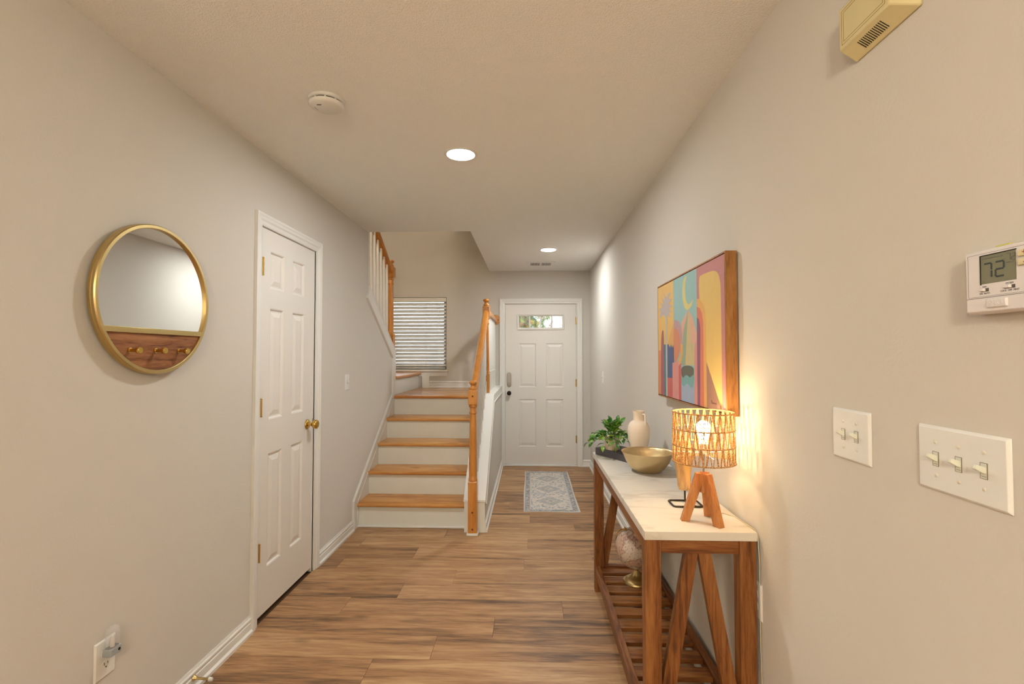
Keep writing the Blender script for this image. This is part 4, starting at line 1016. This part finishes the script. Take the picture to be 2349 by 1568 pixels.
# ================================================================== bowl
bx_, by_ = 0.585, 2.475
bm_ = plain('hammered_gold', (222, 198, 152), 0.40, 1.0, bump=0.25, bscale=90, bdist=0.003, vary=0.08, vscale=20)
bo = MB().lathe([(0.0, 0.006), (0.05, 0.008), (0.078, 0.022), (0.100, 0.050), (0.113, 0.078), (0.118, 0.091), (0.124, 0.098), (0.1275, 0.0985), (0.1275, 0.0965), (0.122, 0.091), (0.116, 0.076), (0.104, 0.048), (0.083, 0.018), (0.066, 0.003), (0.06, 0.0), (0.0, 0.0)], (bx_, by_, CZ), (0, 0, 1), 56).build('metal_bowl', bm_, None, smooth=50)
tag(bo, 'wide brushed-gold metal bowl on the console table top', 'bowl')

# ================================================================== dark slab with plant and vase
A_ = Vector((0.381, 2.895)); dl = Vector((0.514, -0.858)).normalized(); dw_ = Vector((0.858, 0.514)).normalized()
def slab_pt(a, b): q = A_ + dl * a + dw_ * b; return (q.x, q.y)
TH = 0.039
pts = [slab_pt(0, 0), slab_pt(0.345, 0), slab_pt(0.345, 0.165), slab_pt(0, 0.165)]
so = MB().prism(pts, CZ, CZ + TH).build('display_slab', plain('charcoal_slate', (84, 80, 88), 0.62, vary=0.12, vscale=12, bump=0.3, bscale=60), None, bevel=0.002)
tag(so, 'charcoal grey slab under the plant and the vase', 'slab')
# vase
vx, vy = slab_pt(0.258, 0.096)
vz = CZ + TH
va = root('handled_vase', (vx, vy, vz), 'matte beige ceramic jug vase with one handle beside the plant', 'vase')
vm = plain('beige_ceramic', (238, 220, 200), 0.75, vary=0.02, vscale=20)
MB().lathe([(0.0, 0.0), (0.036, 0.0), (0.039, 0.004), (0.047, 0.035), (0.055, 0.070), (0.0595, 0.105), (0.060, 0.128), (0.056, 0.150), (0.047, 0.167), (0.034, 0.178), (0.0285, 0.181), (0.0275, 0.186), (0.0285, 0.215), (0.0315, 0.230), (0.0318, 0.233), (0.0300, 0.233), (0.027, 0.215), (0.026, 0.19), (0.0, 0.186)], (vx, vy, vz), (0, 0, 1), 40).build('body', vm, va, smooth=40)
hd = Vector((0.62, -0.78, 0)).normalized()
hp = [(0.026, 0.216), (0.040, 0.217), (0.046, 0.211), (0.0475, 0.200), (0.0475, 0.180), (0.047, 0.158)]
MB().tube([(vx + hd.x * a, vy + hd.y * a, vz + b) for a, b in hp], [0.0055, 0.006, 0.0062, 0.0062, 0.0062, 0.0068], 10).build('handle', vm, va, smooth=60)
# potted plant
px_, py_ = slab_pt(0.098, 0.045)
pp = root('potted_plant', (px_, py_, vz), 'small leafy green plant in a pale wood-look pot', 'plant')
pmw, n, l, p = new_mat('pot_birch')
tc = n.new('ShaderNodeTexCoord'); mp = n.new('ShaderNodeMapping'); mp.inputs['Scale'].default_value = (40, 40, 14); mp.inputs['Rotation'].default_value = (0.3, 0.25, 0)
no = n.new('ShaderNodeTexNoise'); no.inputs['Scale'].default_value = 1.2; no.inputs['Detail'].default_value = 4; cr = n.new('ShaderNodeValToRGB'); e = cr.color_ramp.elements
e[0].position = 0.35; e[0].color = lin((206, 184, 156)); e[1].position = 0.6; e[1].color = lin((238, 226, 206))
l.new(tc.outputs['Object'], mp.inputs['Vector']); l.new(mp.outputs[0], no.inputs['Vector']); l.new(no.outputs['Fac'], cr.inputs[0]); l.new(cr.outputs[0], p.inputs['Base Color']); p.inputs['Roughness'].default_value = 0.7
MB().lathe([(0, 0), (0.037, 0), (0.0395, 0.003), (0.0405, 0.04), (0.041, 0.086), (0.040, 0.088), (0.038, 0.086), (0.037, 0.074), (0, 0.074)], (px_, py_, vz), (0, 0, 1), 36).build('pot', pmw, pp, smooth=40)
MB().lathe([(0.038, 0.072), (0.03, 0.080), (0.0, 0.084)], (px_, py_, vz), (0, 0, 1), 20).build('soil', plain('potting_moss', (40, 44, 22), 0.9), pp)
lfm, n, l, p = new_mat('leaf_green')
oi = n.new('ShaderNodeObjectInfo'); cr = n.new('ShaderNodeValToRGB'); e = cr.color_ramp.elements
e[0].color = lin((46, 98, 40)); e[1].color = lin((158, 192, 58)); k_ = e.new(0.5); k_.color = lin((84, 144, 52))
l.new(oi.outputs['Random'], cr.inputs[0]); l.new(cr.outputs[0], p.inputs['Base Color']); p.inputs['Roughness'].default_value = 0.35
tr = n.new('ShaderNodeBsdfTranslucent'); l.new(cr.outputs[0], tr.inputs['Color']); mx = n.new('ShaderNodeMixShader'); mx.inputs[0].default_value = 0.2
l.new(p.outputs[0], mx.inputs[1]); l.new(tr.outputs[0], mx.inputs[2]); l.new(mx.outputs[0], n['Material Output'].inputs[0])
prof = [(0, 0.0012), (0.12, 0.0045), (0.32, 0.0085), (0.55, 0.0090), (0.78, 0.0058), (0.93, 0.0022), (1.0, 0.0003)]
vs_ = []; L_ = 0.038
for t, w_ in prof: z = 0.006 * math.sin(t * 2.4) - 0.006 * t * t; vs_ += [(-w_, t * L_, z + w_ * 0.35), (0, t * L_, z), (w_, t * L_, z + w_ * 0.35)]
fs = []
for i in range(len(prof) - 1):
    for k in (0, 1): fs.append((3 * i + k, 3 * i + k + 1, 3 * i + 4 + k, 3 * i + 3 + k))
lme = bpy.data.meshes.new('leaf'); lme.from_pydata(vs_, [], fs); lme.materials.append(lfm); lme.polygons.foreach_set('use_smooth', [True] * len(fs))
stm = plain('stem_green', (62, 96, 36), 0.6); rl_ = random.Random(21)
base_ = Vector((px_, py_, vz + 0.078)); off = parent_loc(pp)
for s_ in range(33):
    az = 2 * math.pi * s_ / 33 * 10 + rl_.uniform(-0.3, 0.3); el = R(rl_.choice([4, 12, 20, 28, 38, 52, 62, 74]) + rl_.uniform(-6, 6))
    Ls = rl_.uniform(0.085, 0.122) * (0.78 if el > 0.8 else 1.0); d0 = Vector((math.cos(az) * math.cos(el), math.sin(az) * math.cos(el), math.sin(el)))
    if base_.x + d0.x * Ls > XR - 0.06: Ls *= 0.7
    P = []; droop = 0.062 if el < 0.8 else 0.02
    for q_ in range(6): t = q_ / 5; P.append(base_ + Vector((0.012 * math.cos(az), 0.012 * math.sin(az), 0)) + d0 * (Ls * t) + Vector((0, 0, 0.018 * t - droop * t * t)))
    MB().tube(P, [0.0016, 0.0015, 0.0013, 0.0011, 0.0009, 0.0006], 5).build('stem', stm, pp, smooth=60)
    nlv = 7
    for q_ in range(nlv):
        t = 0.28 + 0.72 * q_ / (nlv - 1); i0 = min(4, int(t * 5)); f = t * 5 - i0
        pos = P[i0].lerp(P[i0 + 1], f); tan = (P[i0 + 1] - P[i0]).normalized()
        sidev = tan.cross(Vector((0, 0, 1))).normalized() * (1 if q_ % 2 else -1)
        yv = (tan * (0.65 if q_ < nlv - 1 else 2.0) + sidev * 0.75 + Vector((0, 0, rl_.uniform(-0.25, 0.35)))).normalized()
        zv = (Vector((0, 0, 1)) + Vector((rl_.uniform(-.5, .5), rl_.uniform(-.5, .5), 0))); zv = (zv - yv * zv.dot(yv)).normalized(); xv = yv.cross(zv)
        sc = rl_.uniform(0.85, 1.28)
        o = bpy.data.objects.new('leaf', lme); COL.objects.link(o); o.parent = pp
        o.matrix_local = Matrix.Translation(pos - off) @ Matrix((xv, yv, zv)).transposed().to_4x4() @ Matrix.Scale(sc, 4)

# ================================================================== globe on the shelf
gx, gy, gz = 0.583, 2.735, 0.136
gl = root('desk_globe', (gx, gy, gz), 'cream antique-style desk globe with brass stand on the slatted shelf', 'globe')
GR = 0.110; gc = Vector((gx - 0.004, gy, gz + 0.186))
gmt, n, l, p = new_mat('antique_map')
tc = n.new('ShaderNodeTexCoord'); mp = n.new('ShaderNodeMapping'); l.new(tc.outputs['Object'], mp.inputs['Vector'])
no = n.new('ShaderNodeTexNoise'); no.inputs['Scale'].default_value = 14; no.inputs['Detail'].default_value = 5; l.new(mp.outputs[0], no.inputs['Vector'])
cr = n.new('ShaderNodeValToRGB'); e = cr.color_ramp.elements; e[0].position = 0.50; e[0].color = lin((222, 204, 186)); e[1].position = 0.60; e[1].color = lin((206, 174, 152))
k_ = e.new(0.545); k_.color = lin((160, 118, 104)); k_ = e.new(0.565); k_.color = lin((214, 184, 164))
l.new(no.outputs['Fac'], cr.inputs[0])
n3_ = n.new('ShaderNodeTexNoise'); n3_.inputs['Scale'].default_value = 110; n3_.inputs['Detail'].default_value = 2; l.new(mp.outputs[0], n3_.inputs['Vector'])
c3 = n.new('ShaderNodeValToRGB'); e3 = c3.color_ramp.elements; e3[0].position = 0.34; e3[0].color = (0.45, 0.32, 0.27, 1); e3[1].position = 0.42; e3[1].color = (1, 1, 1, 1); l.new(n3_.outputs['Fac'], c3.inputs[0])
mm = n.new('ShaderNodeMix'); mm.data_type = 'RGBA'; mm.blend_type = 'MULTIPLY'; mm.inputs[0].default_value = 0.8; l.new(cr.outputs[0], mm.inputs[6]); l.new(c3.outputs[0], mm.inputs[7])
l.new(mm.outputs[2], p.inputs['Base Color']); p.inputs['Roughness'].default_value = 0.3
axis = Vector((-0.47, -0.10, 0.87)).normalized()
pr = [(GR * math.sin(math.pi * k / 24), -GR * math.cos(math.pi * k / 24)) for k in range(25)]; pr[0] = (0, -GR); pr[-1] = (0, GR)
MB().lathe(pr, gc, axis, 48).build('map_ball', gmt, gl, smooth=60)
MB().lathe([(GR + 0.0003, -0.0006), (GR + 0.0006, 0), (GR + 0.0003, 0.0006)], gc, axis, 64, caps=False).build('equator_line', plain('map_line', (150, 112, 96), 0.5), gl)
# brass meridian from pole to pole behind the ball
side = Vector((-0.74, 0.66, 0)); side = (side - axis * side.dot(axis)).normalized()
ar = [gc + (axis * math.cos(t) + side * math.sin(t)) * (GR + 0.008) for t in [math.pi * k / 30 for k in range(31)]]
nb_ = axis.cross(side); vs_ = []
for k, q_ in enumerate(ar):
    rd = (q_ - gc).normalized()
    for a, b in ((-0.006, 0), (0.006, 0), (0.006, 0.003), (-0.006, 0.003)): vs_.append(q_ + nb_ * a + rd * b)
fs = [(4 * i + k, 4 * i + (k + 1) % 4, 4 * i + 4 + (k + 1) % 4, 4 * i + 4 + k) for i in range(30) for k in range(4)] + [(3, 2, 1, 0), (120, 121, 122, 123)]
MB().add(vs_, fs).build('meridian_arm', M['brass'], gl, smooth=40)
MB().lathe([(0.004, -0.002), (0.004, 0.008), (0.006, 0.009), (0.006, 0.014), (0.003, 0.016), (0.003, 0.022), (0, 0.025)], gc + axis * GR, axis, 14).build('axis_finial', M['brass'], gl, smooth=40)
MB().lathe([(0.004, -0.012), (0.004, 0.002)], gc - axis * GR, axis, 12).build('axis_pin', M['brass'], gl, smooth=40)
MB().lathe([(0, 0), (0.072, 0), (0.074, 0.004), (0.071, 0.012), (0.060, 0.017), (0.056, 0.022), (0.050, 0.026), (0.034, 0.034), (0.022, 0.046), (0.014, 0.060), (0.011, 0.064), (0.009, 0.068), (0.0055, 0.070), (0.0055, 0.080)], (gx, gy, gz), (0, 0, 1), 40).build('brass_base', M['brassm'], gl, smooth=40)

# ================================================================== door rug
RX0, RX1, RY0, RY1 = -0.062, 0.438, 4.335, 5.825
rm, n, l, p = new_mat('faded_persian_rug')
tc = n.new('ShaderNodeTexCoord'); sep = n.new('ShaderNodeSeparateXYZ'); l.new(tc.outputs['Object'], sep.inputs[0])
def mth(op, a, b=None, c=None):
    q = n.new('ShaderNodeMath'); q.operation = op
    for i, v in enumerate((a, b, c)):
        if v is None: continue
        if isinstance(v, (int, float)): q.inputs[i].default_value = v
        else: l.new(v, q.inputs[i])
    return q.outputs[0]
ax_ = mth('ABSOLUTE', sep.outputs[0]); ay_ = mth('ABSOLUTE', sep.outputs[1])
hw_, hl_ = (RX1 - RX0) / 2, (RY1 - RY0) / 2
edge = mth('MINIMUM', mth('SUBTRACT', hw_, ax_), mth('SUBTRACT', hl_, ay_))
MP = 0.42
fy = mth('ABSOLUTE', mth('SUBTRACT', mth('FRACT', mth('ADD', mth('DIVIDE', sep.outputs[1], MP), 0.5)), 0.5))   # 0 in a medallion's centre, .5 between
dia = mth('ADD', mth('DIVIDE', ax_, 0.178), mth('DIVIDE', fy, 0.45))
no = n.new('ShaderNodeTexNoise'); no.inputs['Scale'].default_value = 58; no.inputs['Detail'].default_value = 3; l.new(tc.outputs['Object'], no.inputs['Vector'])
vo = n.new('ShaderNodeTexVoronoi'); vo.inputs['Scale'].default_value = 34; l.new(tc.outputs['Object'], vo.inputs['Vector'])
def ramp(fac, stops, const=True):
    cr = n.new('ShaderNodeValToRGB'); e = cr.color_ramp.elements
    if const: cr.color_ramp.interpolation = 'CONSTANT'
    e[0].position = stops[0][0]; e[0].color = lin(stops[0][1]); e[1].position = stops[1][0]; e[1].color = lin(stops[1][1])
    for a, b in stops[2:]: q = e.new(a); q.color = lin(b)
    l.new(fac, cr.inputs[0]); return cr.outputs[0]
CR, GY, BL, DK = (222, 210, 196), (168, 164, 160), (182, 186, 194), (138, 132, 128)
field = ramp(mth('ADD', mth('MULTIPLY', no.outputs['Fac'], 0.75), mth('MULTIPLY', vo.outputs['Distance'], 0.35)), [(0.0, DK), (0.42, GY), (0.50, BL), (0.56, CR)], False)
medal = ramp(mth('ADD', mth('MULTIPLY', dia, 0.5), mth('MULTIPLY', mth('SUBTRACT', no.outputs['Fac'], 0.5), 0.10)), [(0.0, GY), (0.08, CR), (0.14, (176, 172, 160)), (0.27, BL), (0.33, DK), (0.36, CR)])
inm = mth('LESS_THAN', dia, 1.02)
mxA = n.new('ShaderNodeMix'); mxA.data_type = 'RGBA'; l.new(inm, mxA.inputs[0]); l.new(field, mxA.inputs[6]); l.new(medal, mxA.inputs[7])
mxS = n.new('ShaderNodeMix'); mxS.data_type = 'RGBA'; mxS.inputs[0].default_value = 0.35; l.new(mxA.outputs[2], mxS.inputs[6]); l.new(field, mxS.inputs[7])
bt = ramp(mth('MULTIPLY', edge, 10.0), [(0.0, (216, 208, 200)), (0.13, DK), (0.16, BL), (0.19, GY), (0.56, BL), (0.62, CR), (0.68, DK)])
chk = n.new('ShaderNodeTexNoise'); chk.inputs['Scale'].default_value = 44; l.new(tc.outputs['Object'], chk.inputs['Vector'])
bc = ramp(chk.outputs['Fac'], [(0.0, DK), (0.44, GY), (0.52, (196, 190, 186)), (0.58, CR)])
inb = mth('MULTIPLY', mth('GREATER_THAN', edge, 0.02), mth('LESS_THAN', edge, 0.055))
mxB = n.new('ShaderNodeMix'); mxB.data_type = 'RGBA'; l.new(mth('MULTIPLY', inb, 0.65), mxB.inputs[0]); l.new(bt, mxB.inputs[6]); l.new(bc, mxB.inputs[7])
mxF = n.new('ShaderNodeMix'); mxF.data_type = 'RGBA'; l.new(mth('LESS_THAN', edge, 0.069), mxF.inputs[0]); l.new(mxS.outputs[2], mxF.inputs[6]); l.new(mxB.outputs[2], mxF.inputs[7])
l.new(mxF.outputs[2], p.inputs['Base Color']); p.inputs['Roughness'].default_value = 0.95; p.inputs['Specular IOR Level'].default_value = 0.1
m = MB(); nx_, ny_ = 18, 48; vs_ = []; rr = random.Random(8)
for j_ in range(ny_ + 1):
    for i_ in range(nx_ + 1):
        u, v = i_ / nx_, j_ / ny_
        x = RX0 + (RX1 - RX0) * u + 0.003 * math.sin(v * 9 + 1); y = RY0 + (RY1 - RY0) * v + 0.006 * math.sin(u * 5)
        e_ = min(v, 1 - v)
        z = 0.0045 + 0.004 * max(0, 1 - e_ * 12) * (0.5 + 0.5 * math.sin(u * 21 + 6 * (v > 0.5)))
        vs_.append((x, y, z))
NN = (nx_ + 1) * (ny_ + 1)
vs_ += [(x, y, 0.0004) for x, y, z in vs_]
fs = []
I = lambda i_, j_: j_ * (nx_ + 1) + i_
for j_ in range(ny_):
    for i_ in range(nx_):
        fs.append((I(i_, j_), I(i_ + 1, j_), I(i_ + 1, j_ + 1), I(i_, j_ + 1))); fs.append(tuple(NN + q for q in (I(i_, j_), I(i_, j_ + 1), I(i_ + 1, j_ + 1), I(i_ + 1, j_))))
for i_ in range(nx_):
    for j_ in (0, ny_): fs.append((I(i_, j_), I(i_ + 1, j_), NN + I(i_ + 1, j_), NN + I(i_, j_)))
for j_ in range(ny_):
    for i_ in (0, nx_): fs.append((I(i_, j_), I(i_, j_ + 1), NN + I(i_, j_ + 1), NN + I(i_, j_)))
cxr, cyr = (RX0 + RX1) / 2, (RY0 + RY1) / 2
m.add([(x - cxr, y - cyr, z) for x, y, z in vs_], fs)
rg = m.build('door_rug', rm, None, smooth=60); rg.location = (cxr, cyr, 0)
tag(rg, 'small faded grey and cream patterned rug before the front door', 'rug')

# ================================================================== outdoors, seen through the door panes
struct(MB().box((-14, YF + 0.15, -0.3), (14, 30, -0.1)).build('ground_outside', plain('lawn', (120, 140, 84), 0.9)))
om, n, l, p = new_mat('tree_leaf')
oi = n.new('ShaderNodeNewGeometry'); cr = n.new('ShaderNodeValToRGB'); e = cr.color_ramp.elements
e[0].color = lin((30, 84, 62)); e[1].color = lin((176, 84, 70)); k_ = e.new(0.45); k_.color = lin((70, 110, 48)); k_ = e.new(0.75); k_.color = lin((176, 156, 60))
l.new(oi.outputs['Random Per Island'], cr.inputs[0]); l.new(cr.outputs[0], p.inputs['Base Color']); p.inputs['Roughness'].default_value = 0.7
rt_ = random.Random(4)
for tx, ty, lab in ((-0.35, 8.6, 'leafy garden shrub outside, behind the first panes of the front door'), (1.25, 9.0, 'leafy garden shrub outside, behind the last panes of the front door')):
    tr_ = root('garden_shrub', (tx, ty, -0.1), lab, 'shrub', 'garden shrubs outside the front door')
    MB().tube([(tx, ty, -0.1), (tx + 0.03, ty, 0.8), (tx, ty, 1.9)], [0.07, 0.06, 0.04], 10).build('trunk', plain('bark', (86, 70, 56), 0.9), tr_, smooth=60)
    m = MB()
    for k in range(4200):
        v = Vector((rt_.gauss(0, 1), rt_.gauss(0, 1), rt_.gauss(0, 1))).normalized() * (rt_.random() ** 0.45)
        c_ = Vector((tx, ty, 1.75)) + Vector((v.x * 0.78, v.y * 0.55, v.z * 0.95))
        a = Vector((rt_.uniform(-1, 1), rt_.uniform(-1, 1), rt_.uniform(-1, 1))).normalized(); b = a.orthogonal().normalized(); s = rt_.uniform(0.035, 0.075)
        m.add([c_ - a * s, c_ + b * s * 0.5, c_ + a * s, c_ - b * s * 0.5], [(0, 1, 2, 3)])
    fo = m.build('foliage', om, tr_); fo['kind'] = 'stuff'
